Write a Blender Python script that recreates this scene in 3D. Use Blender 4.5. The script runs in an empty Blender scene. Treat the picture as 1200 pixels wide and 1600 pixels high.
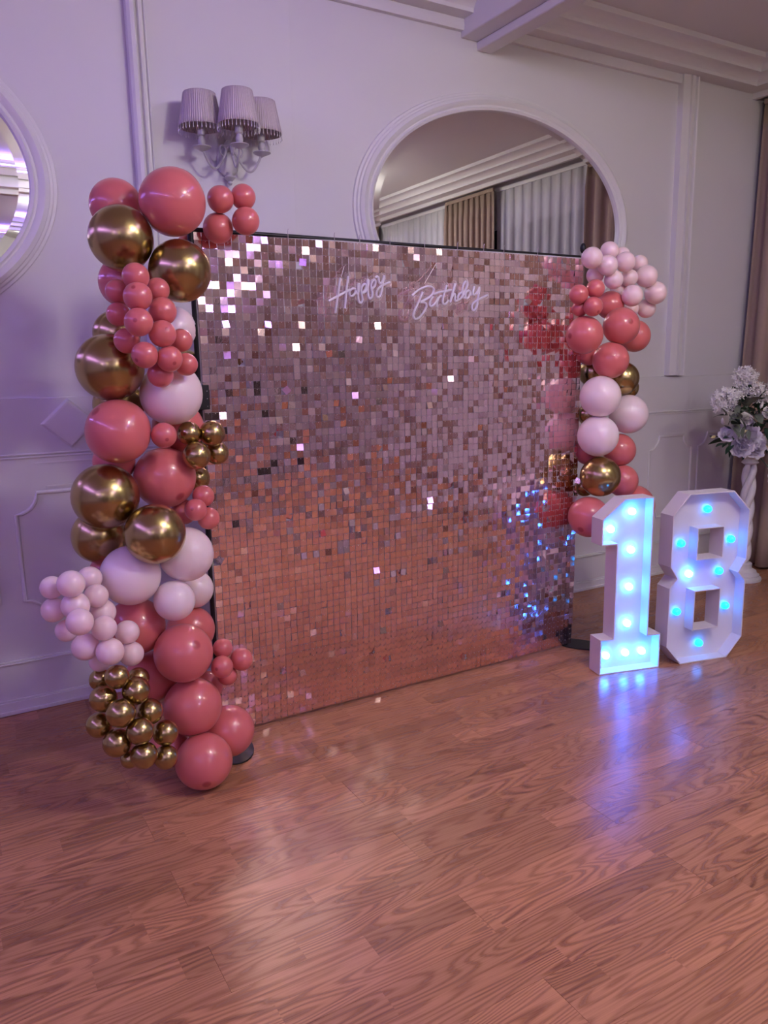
import bpy, math, random
from mathutils import Vector, Matrix, noise, Euler

# ---------------------------------------------------------------- camera, light, exposure
scene = bpy.context.scene
COL = scene.collection
PI = math.pi
random.seed(18)

CAM_H = 1.567
WALL_Y = 3.82
CEIL_Z = 3.545
YAW, PITCH, ROLL, FPX = 0.528366, 0.188364, 0.01765, 1213.6
fwd = Vector((math.sin(YAW)*math.cos(PITCH), math.cos(YAW)*math.cos(PITCH), -math.sin(PITCH)))
right0 = Vector((math.cos(YAW), -math.sin(YAW), 0))
down0 = fwd.cross(right0)
right = math.cos(ROLL)*right0 + math.sin(ROLL)*down0
down = -math.sin(ROLL)*right0 + math.cos(ROLL)*down0
cd = bpy.data.cameras.new('camera')
cd.sensor_fit = 'VERTICAL'; cd.sensor_height = 36.0; cd.sensor_width = 27.0
cd.lens = FPX*36/1600
cd.clip_start = 0.05
cam = bpy.data.objects.new('camera', cd); COL.objects.link(cam)
cam.matrix_world = Matrix(((right.x, -down.x, -fwd.x, 0), (right.y, -down.y, -fwd.y, 0),
                           (right.z, -down.z, -fwd.z, CAM_H), (0, 0, 0, 1)))
scene.camera = cam

w = bpy.data.worlds.new('world'); scene.world = w; w.use_nodes = True
w.node_tree.nodes['Background'].inputs[0].default_value = (0.02, 0.02, 0.03, 1)
w.node_tree.nodes['Background'].inputs[1].default_value = 1.0

scene.view_settings.view_transform = 'Standard'
scene.view_settings.look = 'None'
scene.view_settings.gamma = 1.0
scene.view_settings.use_curve_mapping = False
scene.view_settings.exposure = 0.62

LAMP_W = 62.0          # emission of the round ceiling lamps
LED_P = 8.5           # watts per metre of LED strip light
LED_COL = (0.33, 0.20, 1.0)

def area(name, loc, target, sx, sy, power, color):
    l = bpy.data.lights.new(name, 'AREA'); l.shape = 'RECTANGLE'; l.size = sx; l.size_y = sy
    l.energy = power; l.color = color
    o = bpy.data.objects.new(name, l); COL.objects.link(o); o.location = loc
    o.rotation_euler = (Vector(target)-Vector(loc)).to_track_quat('-Z', 'Y').to_euler()
    return o

# ---------------------------------------------------------------- helpers
class MB:
    def __init__(s): s.v = []; s.f = []; s.sm = []
    def add(s, vs, fs, smooth=False):
        o = len(s.v); s.v += [tuple(p) for p in vs]; s.f += [tuple(i+o for i in f) for f in fs]
        s.sm += [smooth]*len(fs); return s
    def box(s, a, b, M=None):
        x0, y0, z0 = a; x1, y1, z1 = b
        vs = [Vector(p) for p in ((x0,y0,z0),(x1,y0,z0),(x1,y1,z0),(x0,y1,z0),(x0,y0,z1),(x1,y0,z1),(x1,y1,z1),(x0,y1,z1))]
        if M: vs = [M @ p for p in vs]
        return s.add(vs, [(0,3,2,1),(4,5,6,7),(0,1,5,4),(1,2,6,5),(2,3,7,6),(3,0,4,7)])
    def prism(s, poly, ext, O, U, V, N, smooth=False, holes=None):
        # poly in (u,v); extruded ext along N from O
        n = len(poly); P = [O+U*a+V*b for a, b in poly]
        vs = P + [p+N*ext for p in P]
        fs = [tuple(range(n))[::-1], tuple(range(n, 2*n))] + [(i, (i+1) % n, n+(i+1) % n, n+i) for i in range(n)]
        return s.add(vs, fs, smooth)
    def tube(s, path, r, n=8, closed=False, caps=True):
        path = [Vector(p) for p in path]; m = len(path); rr = r if isinstance(r, (list, tuple)) else [r]*m
        ring = []; nrm = None
        for i, p in enumerate(path):
            if closed: t = path[(i+1) % m]-path[i-1]
            else: t = path[min(i+1, m-1)]-path[max(i-1, 0)]
            t = t.normalized()
            if nrm is None:
                nrm = t.orthogonal().normalized()
            nrm = (nrm - t*nrm.dot(t)).normalized(); b = t.cross(nrm)
            ring.append([p+(nrm*math.cos(2*PI*k/n)+b*math.sin(2*PI*k/n))*rr[i] for k in range(n)])
        vs = [q for g in ring for q in g]; fs = []
        for i in range(m if closed else m-1):
            j = (i+1) % m
            for k in range(n):
                fs.append((i*n+k, i*n+(k+1) % n, j*n+(k+1) % n, j*n+k))
        if caps and not closed:
            fs.append(tuple(range(n))[::-1]); fs.append(tuple(range((m-1)*n, m*n)))
        return s.add(vs, fs, True)
    def lathe(s, prof, n=24, loc=(0,0,0), M=None, sx=1, sy=1):
        vs = []; m = len(prof)
        for r, z in prof:
            for k in range(n):
                p = Vector((r*sx*math.cos(2*PI*k/n), r*sy*math.sin(2*PI*k/n), z))
                vs.append((M @ p if M else p)+Vector(loc))
        fs = [(i*n+k, i*n+(k+1) % n, (i+1)*n+(k+1) % n, (i+1)*n+k) for i in range(m-1) for k in range(n)]
        fs.append(tuple(range(n))[::-1]); fs.append(tuple(range((m-1)*n, m*n)))
        return s.add(vs, fs, True)
    def ball(s, c, r, n=10, m=6, M=None):
        prof = [(max(1e-4, math.sin(PI*i/m)), -math.cos(PI*i/m)) for i in range(m+1)]
        rr = r if isinstance(r, (list, tuple)) else (r, r, r)
        S = Matrix.Diagonal((rr[0], rr[1], rr[2])).to_3x3()
        if M: S = M.to_3x3() @ S
        return s.lathe(prof, n, c, S)
    def mesh(s, name, angle=None):
        me = bpy.data.meshes.new(name); me.from_pydata(s.v, [], s.f); me.update()
        me.polygons.foreach_set('use_smooth', s.sm)
        if angle is not None: me.set_sharp_from_angle(angle=angle)
        return me

def link(name, me, m=None, parent=None, loc=None, rot=None):
    o = bpy.data.objects.new(name, me); COL.objects.link(o)
    if m and me and not me.materials: me.materials.append(m)
    if parent: o.parent = parent
    if loc is not None: o.location = loc
    if rot is not None: o.rotation_euler = rot
    return o
def obj(name, mb, m, parent=None, loc=None, rot=None, bevel=0, angle=math.radians(40), smooth=False):
    me = mb.mesh(name, angle)
    o = link(name, me, m, parent, loc, rot)
    if bevel:
        b = o.modifiers.new('bevel', 'BEVEL'); b.width = bevel; b.segments = 2; b.limit_method = 'ANGLE'; b.harden_normals = False
    return o
def struct(name, mb, m, parent=None, **k):
    o = obj(name, mb, m, parent, **k)
    if parent is None: o['kind'] = 'structure'
    return o
def tag(o, label, cat, group=None):
    o['label'] = label; o['category'] = cat
    if group: o['group'] = group
    return o
def thing(name, label, cat, loc=(0,0,0), rotz=0, group=None):
    o = bpy.data.objects.new(name, None); COL.objects.link(o); o.location = loc; o.rotation_euler = (0,0,rotz)
    o.empty_display_size = 0.1
    return tag(o, label, cat, group)

def mat(name, col=(0.8,0.8,0.8), rough=0.5, metal=0.0, spec=0.5, emit=None, estr=0, trans=0, noise_s=0, noise_a=0, bump=0, coat=0, sss=0):
    m = bpy.data.materials.new(name); m.use_nodes = True; nt = m.node_tree; b = nt.nodes['Principled BSDF']
    b.inputs['Base Color'].default_value = (*col, 1); b.inputs['Roughness'].default_value = rough
    b.inputs['Metallic'].default_value = metal; b.inputs['Specular IOR Level'].default_value = spec
    b.inputs['Transmission Weight'].default_value = trans
    b.inputs['Coat Weight'].default_value = coat
    if sss:
        b.inputs['Subsurface Weight'].default_value = sss; b.inputs['Subsurface Radius'].default_value = (0.02, 0.01, 0.01)
    if emit: b.inputs['Emission Color'].default_value = (*emit, 1); b.inputs['Emission Strength'].default_value = estr
    if noise_s:
        tc = nt.nodes.new('ShaderNodeTexCoord'); n = nt.nodes.new('ShaderNodeTexNoise'); n.inputs['Scale'].default_value = noise_s
        n.inputs['Detail'].default_value = 5
        nt.links.new(tc.outputs['Object'], n.inputs['Vector'])
        if noise_a:
            mx = nt.nodes.new('ShaderNodeMix'); mx.data_type = 'RGBA'
            mx.inputs[6].default_value = (*[c*(1-noise_a) for c in col], 1); mx.inputs[7].default_value = (*[min(1, c*(1+noise_a)) for c in col], 1)
            nt.links.new(n.outputs['Fac'], mx.inputs[0]); nt.links.new(mx.outputs[2], b.inputs['Base Color'])
        if bump:
            bp = nt.nodes.new('ShaderNodeBump'); bp.inputs['Strength'].default_value = bump; bp.inputs['Distance'].default_value = 0.004
            nt.links.new(n.outputs['Fac'], bp.inputs['Height']); nt.links.new(bp.outputs[0], b.inputs['Normal'])
    return m

M_wall = mat('wall paint', (0.70, 0.69, 0.70), 0.55, noise_s=3, noise_a=0.02, bump=0.03)
M_trim = mat('trim paint', (0.74, 0.73, 0.73), 0.42, noise_s=6, noise_a=0.015)
M_ceil = mat('ceiling paint', (0.72, 0.71, 0.70), 0.7, noise_s=2, noise_a=0.02)
M_mirror = mat('mirror silver', (0.88, 0.89, 0.88), 0.01, 1.0)
M_gold = mat('gold chrome', (0.45, 0.35, 0.15), 0.24, 1.0)
M_rose = mat('rose gold foil', (0.93, 0.67, 0.66), 0.09, 1.0, noise_s=60, bump=0.04)
M_black = mat('black metal', (0.012, 0.012, 0.013), 0.45, 0.3)
M_white = mat('white foam board', (0.73, 0.70, 0.72), 0.5, noise_s=8, noise_a=0.015)
M_iron = mat('white lacquered metal', (0.52, 0.50, 0.51), 0.4, noise_s=20, noise_a=0.05)
M_taupe = mat('taupe curtain cloth', (0.36, 0.265, 0.205), 0.85, noise_s=40, noise_a=0.06, bump=0.1)
M_night = mat('night window glass', (0.02, 0.025, 0.04), 0.3, 0, 0.4)
M_ped = mat('white pedestal plaster', (0.72, 0.70, 0.71), 0.5, noise_s=15, noise_a=0.03)
M_neon = mat('unlit neon tube', (0.66, 0.62, 0.72), 0.35)
M_leaf = mat('dark green leaf', (0.02, 0.06, 0.03), 0.5, noise_s=30, noise_a=0.3)
M_leaf2 = mat('grey green leaf', (0.16, 0.19, 0.14), 0.6, noise_s=30, noise_a=0.2)
M_petal = mat('white petal', (0.90, 0.88, 0.85), 0.6, noise_s=40, noise_a=0.06)
M_petal2 = mat('lilac white petal', (0.74, 0.70, 0.77), 0.6, noise_s=40, noise_a=0.08)
M_yellow = mat('yellow bud', (0.75, 0.66, 0.32), 0.6, noise_s=30, noise_a=0.1)
M_door = mat('dark door wood', (0.02, 0.014, 0.012), 0.4, noise_s=10, noise_a=0.2)
M_lampshell = mat('lamp metal', (0.6, 0.6, 0.6), 0.3, 1.0)
M_lamp = mat('lamp glass', (1, 1, 1), 0.4, emit=(1.0, 0.93, 0.83), estr=LAMP_W)
M_lamp2 = mat('dim lamp glass', (1, 1, 1), 0.4, emit=(1.0, 0.94, 0.88), estr=LAMP_W*.5)
M_fill_lamp = mat('fill lamp glass', (1, 1, 1), 0.4, emit=(1.0, 0.95, 0.90), estr=LAMP_W*.55)
M_lamp4 = mat('dimmest lamp glass', (1, 1, 1), 0.4, emit=(1.0, 0.95, 0.90), estr=LAMP_W*.2)
M_led = mat('led chip', (1, 1, 1), 0.4, emit=(0.60, 0.14, 1.0), estr=1.6)
M_bulb1 = mat('bright blue bulb', (0.1, 0.5, 1), 0.2, emit=(0.018, 0.15, 1.0), estr=56)
M_bulb2 = mat('dim blue bulb', (0.1, 0.5, 1), 0.2, emit=(0.0, 0.26, 1.0), estr=7)

def latex(name, col, dark, rough=0.28, sss=0.0):
    # latex rubber: a little darker where the rubber stays thick at the crown (local +Z)
    m = mat(name, col, rough); nt = m.node_tree; b = nt.nodes['Principled BSDF']
    b.inputs['Coat Weight'].default_value = 0.4; b.inputs['Coat Roughness'].default_value = 0.07
    if sss:
        b.inputs['Subsurface Weight'].default_value = sss; b.inputs['Subsurface Radius'].default_value = (1, .75, .7); b.inputs['Subsurface Scale'].default_value = .06
    tc = nt.nodes.new('ShaderNodeTexCoord'); nm = nt.nodes.new('ShaderNodeVectorMath'); nm.operation = 'NORMALIZE'
    sp = nt.nodes.new('ShaderNodeSeparateXYZ'); rp = nt.nodes.new('ShaderNodeMapRange')
    rp.inputs[1].default_value = 0.982; rp.inputs[2].default_value = 0.994
    mx = nt.nodes.new('ShaderNodeMix'); mx.data_type = 'RGBA'; mx.inputs[6].default_value = (*col, 1); mx.inputs[7].default_value = (*dark, 1)
    for a, c in ((tc.outputs['Object'], nm.inputs[0]), (nm.outputs[0], sp.inputs[0]), (sp.outputs[2], rp.inputs[0]), (rp.outputs[0], mx.inputs[0]), (mx.outputs[2], b.inputs['Base Color'])):
        nt.links.new(a, c)
    return m
BAL_M = {'C': latex('coral latex', (0.66, 0.16, 0.152), (0.42, 0.06, 0.065)),
         'W': latex('blush white latex', (0.90, 0.76, 0.76), (0.86, 0.66, 0.64), sss=.5),
         'P': latex('pale pink latex', (0.92, 0.69, 0.68), (0.88, 0.60, 0.60), sss=.5),
         'G': M_gold}

def sheer_mat():
    m = bpy.data.materials.new('sheer voile'); m.use_nodes = True; nt = m.node_tree; out = nt.nodes['Material Output']
    nt.nodes.remove(nt.nodes['Principled BSDF'])
    d = nt.nodes.new('ShaderNodeBsdfDiffuse'); d.inputs[0].default_value = (0.8, 0.8, 0.82, 1)
    tl = nt.nodes.new('ShaderNodeBsdfTranslucent'); tl.inputs[0].default_value = (0.8, 0.8, 0.82, 1)
    tr = nt.nodes.new('ShaderNodeBsdfTransparent'); a = nt.nodes.new('ShaderNodeMixShader'); a.inputs[0].default_value = 0.3
    b = nt.nodes.new('ShaderNodeMixShader')
    tc = nt.nodes.new('ShaderNodeTexCoord'); n = nt.nodes.new('ShaderNodeTexNoise'); n.inputs['Scale'].default_value = 6
    mr = nt.nodes.new('ShaderNodeMapRange'); mr.inputs[3].default_value = 0.2; mr.inputs[4].default_value = 0.36
    nt.links.new(tc.outputs['Object'], n.inputs['Vector']); nt.links.new(n.outputs['Fac'], mr.inputs[0]); nt.links.new(mr.outputs[0], b.inputs[0])
    nt.links.new(d.outputs[0], a.inputs[1]); nt.links.new(tl.outputs[0], a.inputs[2])
    nt.links.new(a.outputs[0], b.inputs[1]); nt.links.new(tr.outputs[0], b.inputs[2]); nt.links.new(b.outputs[0], out.inputs[0])
    return m
M_sheer = sheer_mat()
def clear_mat(name, alpha, tint, rough=0.1):
    m = bpy.data.materials.new(name); m.use_nodes = True; nt = m.node_tree; out = nt.nodes['Material Output']
    p = nt.nodes['Principled BSDF']; p.inputs['Base Color'].default_value = (*tint, 1); p.inputs['Roughness'].default_value = rough
    tr = nt.nodes.new('ShaderNodeBsdfTransparent'); lw = nt.nodes.new('ShaderNodeFresnel'); lw.inputs[0].default_value = 1.45
    mt = nt.nodes.new('ShaderNodeMath'); mt.operation = 'ADD'; mt.inputs[1].default_value = alpha; mt.use_clamp = True
    b = nt.nodes.new('ShaderNodeMixShader'); nt.links.new(lw.outputs[0], mt.inputs[0]); nt.links.new(mt.outputs[0], b.inputs[0])
    nt.links.new(tr.outputs[0], b.inputs[1]); nt.links.new(p.outputs[0], b.inputs[2]); nt.links.new(b.outputs[0], out.inputs[0])
    return m
M_clear = clear_mat('clear acrylic', 0.03, (0.95, 0.9, 0.95), 0.05)
M_grid = clear_mat('clear grid plastic', 0.55, (0.86, 0.82, 0.86), 0.3)

def shade_mat():
    m = mat('pleated silk shade', (0.60, 0.52, 0.54), 0.6); nt = m.node_tree; b = nt.nodes['Principled BSDF']
    tc = nt.nodes.new('ShaderNodeTexCoord'); sp = nt.nodes.new('ShaderNodeSeparateXYZ'); at = nt.nodes.new('ShaderNodeMath'); at.operation = 'ARCTAN2'
    mu = nt.nodes.new('ShaderNodeMath'); mu.operation = 'MULTIPLY'; mu.inputs[1].default_value = 60
    si = nt.nodes.new('ShaderNodeMath'); si.operation = 'SINE'; bp = nt.nodes.new('ShaderNodeBump'); bp.inputs['Strength'].default_value = 0.5; bp.inputs['Distance'].default_value = 0.003
    for a, c in ((tc.outputs['Object'], sp.inputs[0]), (sp.outputs[1], at.inputs[0]), (sp.outputs[0], at.inputs[1]), (at.outputs[0], mu.inputs[0]), (mu.outputs[0], si.inputs[0]), (si.outputs[0], bp.inputs['Height']), (bp.outputs[0], b.inputs['Normal'])):
        nt.links.new(a, c)
    b.inputs['Transmission Weight'].default_value = 0.0
    return m
M_shade = shade_mat()

def wood_mat():
    m = bpy.data.materials.new('oak laminate'); m.use_nodes = True; nt = m.node_tree; L = nt.links.new; N = nt.nodes.new
    b = nt.nodes['Principled BSDF']
    def math_(op, a, bb=None, clamp=False):
        n = N('ShaderNodeMath'); n.operation = op; n.use_clamp = clamp
        for i, v in enumerate((a, bb)):
            if v is None: continue
            if isinstance(v, (int, float)): n.inputs[i].default_value = v
            else: L(v, n.inputs[i])
        return n.outputs[0]
    g = N('ShaderNodeNewGeometry'); oi = N('ShaderNodeObjectInfo')
    rnd = math_('FRACT', math_('ADD', math_('MULTIPLY', g.outputs['Random Per Island'], 7.31), math_('MULTIPLY', oi.outputs['Random'], 3.77)))
    sp = N('ShaderNodeSeparateXYZ'); L(g.outputs['Position'], sp.inputs[0])
    X, Y = sp.outputs[0], sp.outputs[1]
    # two printed strips on every plank, each with its own staggered ends
    strip = math_('FLOOR', math_('DIVIDE', math_('SUBTRACT', Y, PLANK_Y0), PLANK_W/2))
    wn = N('ShaderNodeTexWhiteNoise'); wn.noise_dimensions = '2D'; cb = N('ShaderNodeCombineXYZ'); L(strip, cb.inputs[0]); L(math_('FLOOR', math_('MULTIPLY', rnd, 50)), cb.inputs[1]); L(cb.outputs[0], wn.inputs['Vector'])
    seg = math_('FLOOR', math_('ADD', math_('DIVIDE', X, 0.62), wn.outputs[0]))
    cb2 = N('ShaderNodeCombineXYZ'); L(strip, cb2.inputs[0]); L(seg, cb2.inputs[1]); L(math_('FLOOR', math_('MULTIPLY', rnd, 50)), cb2.inputs[2])
    wn2 = N('ShaderNodeTexWhiteNoise'); wn2.noise_dimensions = '3D'; L(cb2.outputs[0], wn2.inputs['Vector'])
    rs = wn2.outputs[0]
    # growth-ring contours
    v = N('ShaderNodeCombineXYZ'); L(math_('MULTIPLY', X, 0.9), v.inputs[0]); L(math_('MULTIPLY', Y, 6.2), v.inputs[1]); L(math_('MULTIPLY', rs, 40.0), v.inputs[2])
    n1 = N('ShaderNodeTexNoise'); n1.inputs['Scale'].default_value = 1.5; n1.inputs['Detail'].default_value = 1.5; n1.inputs['Roughness'].default_value = 0.4
    L(v.outputs[0], n1.inputs['Vector'])
    ph = math_('ADD', math_('MULTIPLY', n1.outputs['Fac'], 120.0), math_('MULTIPLY', Y, 70.0))
    band = math_('POWER', math_('ADD', math_('MULTIPLY', math_('SINE', ph), 0.5), 0.5), 2.0)
    v3 = N('ShaderNodeCombineXYZ'); L(math_('MULTIPLY', X, 6.0), v3.inputs[0]); L(math_('MULTIPLY', Y, 260.0), v3.inputs[1]); L(rs, v3.inputs[2])
    n3 = N('ShaderNodeTexNoise'); n3.inputs['Scale'].default_value = 1.0; n3.inputs['Detail'].default_value = 3; L(v3.outputs[0], n3.inputs['Vector'])
    v4 = N('ShaderNodeCombineXYZ'); L(math_('MULTIPLY', X, 1.3), v4.inputs[0]); L(math_('MULTIPLY', Y, 5.0), v4.inputs[1]); L(rs, v4.inputs[2])
    n4 = N('ShaderNodeTexNoise'); n4.inputs['Scale'].default_value = 2.0; L(v4.outputs[0], n4.inputs['Vector'])
    amt = math_('MULTIPLY', n4.outputs['Fac'], 1.5, True)
    f = math_('MULTIPLY', band, amt, True)
    f = math_('ADD', math_('MULTIPLY', f, 0.82), math_('MULTIPLY', math_('SUBTRACT', n3.outputs['Fac'], 0.42), 1.0), True)
    mx = N('ShaderNodeMix'); mx.data_type = 'RGBA'; L(f, mx.inputs[0])
    mx.inputs[6].default_value = (*WOOD_L, 1); mx.inputs[7].default_value = (*WOOD_D, 1)
    hv = N('ShaderNodeHueSaturation'); L(mx.outputs[2], hv.inputs['Color'])
    L(math_('ADD', math_('MULTIPLY', rs, 0.34), 0.83), hv.inputs['Value'])
    L(hv.outputs[0], b.inputs['Base Color'])
    L(math_('ADD', math_('MULTIPLY', f, 0.10), 0.21), b.inputs['Roughness'])
    bp = N('ShaderNodeBump'); bp.inputs['Strength'].default_value = 0.12; bp.inputs['Distance'].default_value = 0.001
    L(f, bp.inputs['Height']); L(bp.outputs[0], b.inputs['Normal'])
    b.inputs['Specular IOR Level'].default_value = 0.28
    return m
PLANK_W, PLANK_L, PLANK_Y0 = 0.189, 1.385, 1.311
WOOD_L = (0.47, 0.225, 0.118); WOOD_D = (0.20, 0.080, 0.040)
M_wood = wood_mat()
M_sub = mat('subfloor', (0.10, 0.05, 0.03), 0.8)

# ---------------------------------------------------------------- room shell
XL, XR, YF = -6.5, 5.56, -9.0
floor = struct('floor', MB().box((XL-.1, YF-.1, -0.12), (XR+.1, WALL_Y+.1, -0.006)), M_sub)
pm = MB().box((0.0004, 0.0004, -0.006), (PLANK_L-0.0004, PLANK_W-0.0004, 0)).mesh('plank')
far = MB()
for r in range(-55, 14):
    y0 = PLANK_Y0 + r*PLANK_W
    if y0 < YF or y0 > WALL_Y: continue
    off = 0.511 if r % 2 == 0 else 1.2175-PLANK_L
    for k in range(-6, 5):
        x0 = off + k*PLANK_L
        if x0 > XR or x0+PLANK_L < XL: continue
        if y0 > -0.3 and x0+PLANK_L > -0.6:
            link('plank', pm, M_wood, floor, (x0, y0, 0))
        else:
            far.box((x0+.0004, y0+.0004, -.006), (x0+PLANK_L-.0004, y0+PLANK_W-.0004, 0))
fo = obj('far_planks', far, M_wood, floor); fo['kind'] = 'stuff'

ceiling = struct('ceiling', MB().box((XL-.1, YF-.1, CEIL_Z), (XR+.1, WALL_Y+.1, CEIL_Z+.12)), M_ceil)
wall_back = struct('wall_back', MB().box((XL-.1, WALL_Y, -.01), (XR+.1, WALL_Y+.12, CEIL_Z)), M_wall)
struct('wall_left', MB().box((XL-.12, YF, -.01), (XL, WALL_Y, CEIL_Z)), M_wall)
struct('wall_front', MB().box((XL-.1, YF-.12, -.01), (XR+.1, YF, CEIL_Z)), M_wall)

# wainscot, pilaster, trims on the back wall: depth d is measured from the wall towards the room
def slab(x0, x1, z0, z1, d, d0=0.0):
    return MB().box((x0, WALL_Y-d, z0), (x1, WALL_Y-d0, z1))
obj('wainscot', slab(XL, XR, 0, 1.446, 0.016), M_wall, wall_back, bevel=0.003)
obj('pilaster', slab(1.03, 1.737, 1.446, 3.40, 0.008), M_wall, wall_back, bevel=0.002)
obj('pilaster', slab(4.70, XR, 1.446, 3.40, 0.006), M_wall, wall_back, bevel=0.002)
rl = MB()
for z, d in ((1.178, .005), (1.192, .007)):
    rl.box((XL, WALL_Y-.016-d, z), (XR, WALL_Y-.016, z+.008))
obj('rail', rl, M_trim, wall_back, bevel=0.0015)
obj('plinth', slab(XL, XR, 0.066, 0.235, 0.024), M_wall, wall_back, bevel=0.004)
pl = MB().box((XL, WALL_Y-.034, .235), (XR, WALL_Y-.016, .243)).box((XL, WALL_Y-.028, .243), (XR, WALL_Y-.016, .252))
obj('plinth_cap', pl, M_trim, wall_back, bevel=0.002)
bb = MB().box((XL, WALL_Y-.036, 0), (XR, WALL_Y-.02, .058)).box((XL, WALL_Y-.030, .058), (XR, WALL_Y-.02, .068)).box((XL, WALL_Y-.045, 0), (XR, WALL_Y-.03, .018))
struct('baseboard_back', bb, M_trim, bevel=0.002)

def vtrim(name, x, prof, z0, z1):
    mb = MB(); mb.prism([(a, b*1.6) for a, b in prof], z1-z0, Vector((x, WALL_Y, z0)), Vector((1,0,0)), Vector((0,-1,0)), Vector((0,0,1)))
    return struct(name, mb, M_trim, angle=math.radians(25))
vtrim('trim_1', 0.948, [(0,0),(0,.026),(.012,.034),(.028,.036),(.034,.024),(.044,.022),(.048,.034),(.060,.030),(.064,.020),(.072,.020),(.076,.026),(.084,.022),(.084,0)], 1.446, 3.41)
vtrim('trim_2', 4.552, [(0,0),(0,.028),(.058,.034),(.062,.026),(.070,.026),(.074,.036),(.108,.034),(.118,.022),(.126,.022),(.132,.034),(.142,.036),(.150,.028),(.156,.012),(.156,0)], 1.452, 3.41)
def htrim(name, x0, x1):
    mb = MB(); mb.prism([(0,0),(0,.028),(.02,.034),(.05,.030),(.08,.026),(.10,.0)], x1-x0, Vector((x0, WALL_Y, 3.355)), Vector((0,0,1)), Vector((0,-1,0)), Vector((1,0,0)))
    return struct(name, mb, M_trim, angle=math.radians(25))
htrim('trim_3', 1.745, 4.56)
htrim('trim_4', XL, 0.955)

# panel mouldings with scooped corners
def scoop(x0, x1, z0, z1, r=0.093):
    pts = []
    def arc(cx, cz, a0, a1):
        for i in range(7):
            a = math.radians(a0+(a1-a0)*i/6); pts.append((cx+r*math.cos(a), cz+r*math.sin(a)))
    arc(x0, z1, 270, 360); arc(x1, z1, 180, 270); arc(x1, z0, 90, 180); arc(x0, z0, 0, 90)
    return pts
def moulding(pts, r=0.009, d=0.018):
    mb = MB(); n = len(pts)
    V = [Vector((x, WALL_Y-d, z)) for x, z in pts]
    mb.tube(V, r, 8, closed=True)
    return mb
for x0, x1 in ((0.303, 0.83), (4.419, 4.865), (4.943, 5.42), (-0.33, 0.197)):
    obj('panel_moulding', moulding(scoop(x0, x1, 0.432, 1.020)), M_trim, wall_back)
# square diamond block
dm = MB(); cx, cz = 0.563, 1.327
ring = [(0.123, 0.0), (0.110, 0.018), (0.098, 0.020)]
vs = []; fs = []
for rr, d in ring:
    for a in range(4):
        vs.append((cx+rr*(1, 0, -1, 0)[a], WALL_Y-.016-d, cz+rr*0.93*(0, 1, 0, -1)[a]))
for i in range(2):
    for a in range(4): fs.append((i*4+a, i*4+(a+1) % 4, (i+1)*4+(a+1) % 4, (i+1)*4+a))
fs.append((8, 9, 10, 11)); dm.add(vs, fs)
obj('diamond_block', dm, M_trim, wall_back, angle=math.radians(10))
obj('groove_strip', MB().box((.44, WALL_Y-.021, 1.040), (.86, WALL_Y-.016, 1.048)), M_trim, wall_back)
obj('groove_strip', MB().box((.40, WALL_Y-.019, 1.150), (.86, WALL_Y-.016, 1.156)), M_trim, wall_back)

# cornice swept along the back wall and the right wall
XC = 5.33
def cove(k0, z0, k1, z1, n=6): return [(k0+(k1-k0)*(1-math.cos(PI/2*i/n)), z0+(z1-z0)*math.sin(PI/2*i/n)) for i in range(n+1)]
CP = [(.0, 3.411), (.117, 3.411)] + cove(.117, 3.418, .178, 3.465) + [(.197, 3.465)] + cove(.197, 3.471, .252, 3.514) + [(.282, 3.514), (.284, 3.545), (.0, 3.545)]
def cornice(x0):
    path = [lambda k: (x0, WALL_Y-k), lambda k: (XC-k, WALL_Y-k), lambda k: (XC-k, YF)]
    vs = []; n = len(CP)
    for p in path:
        for k, z in CP: vs.append((*p(k), z))
    fs = [(i*n+j, i*n+(j+1) % n, (i+1)*n+(j+1) % n, (i+1)*n+j) for i in range(2) for j in range(n)]
    fs += [tuple(range(n)), tuple(range(2*n, 3*n))[::-1]]
    return MB().add(vs, fs)
struct('trim_5', cornice(3.065), M_trim, angle=math.radians(18))
cl = MB(); n = len(CP)
vs = [(x, WALL_Y-k, z) for x in (XL, 2.774) for k, z in CP]
cl.add(vs, [(j, (j+1) % n, n+(j+1) % n, n+j) for j in range(n)] + [tuple(range(n)), tuple(range(n, 2*n))[::-1]])
struct('trim_6', cl, M_trim, angle=math.radians(18))
# pelmet board behind the right cornice, ceiling above the curtain pocket
struct('trim_7', MB().box((XC, YF, 3.372), (XC+.03, WALL_Y, CEIL_Z)), M_trim)

# ceiling beams
def beam(a, b, c, d0):   # wide board x a..b, strip inside
    return MB().box((a, d0[0], 3.325), (b, d0[1], CEIL_Z)).box((a+.11, d0[0], 3.278), (b-.082, d0[1], 3.325))
struct('beam_1', beam(2.774, 3.065, 0, (YF, WALL_Y)), M_trim, bevel=0.006)['kind'] = 'structure'
def xbeam(y0, y1):
    return MB().box((XL, y0, 3.325), (2.774, y1, CEIL_Z)).box((XL, y0+.10, 3.278), (2.774, y1-.10, 3.325))
BY = [(-1.45, -1.15), (-5.45, -5.15)]
for i, (a, b) in enumerate(BY):
    struct('beam_%d' % (i+2), xbeam(a, b), M_trim, bevel=0.006)
    e = MB(); vs = [(x, b+k*.9, z) for x in (XL, 2.774) for k, z in CP[1:-1]]
    n2 = len(CP)-2
    e.add(vs, [(j, (j+1) % n2, n2+(j+1) % n2, n2+j) for j in range(n2)] + [tuple(range(n2)), tuple(range(n2, 2*n2))[::-1]])
    struct('trim_%d' % (8+i), e, M_trim, angle=math.radians(18))

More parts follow.
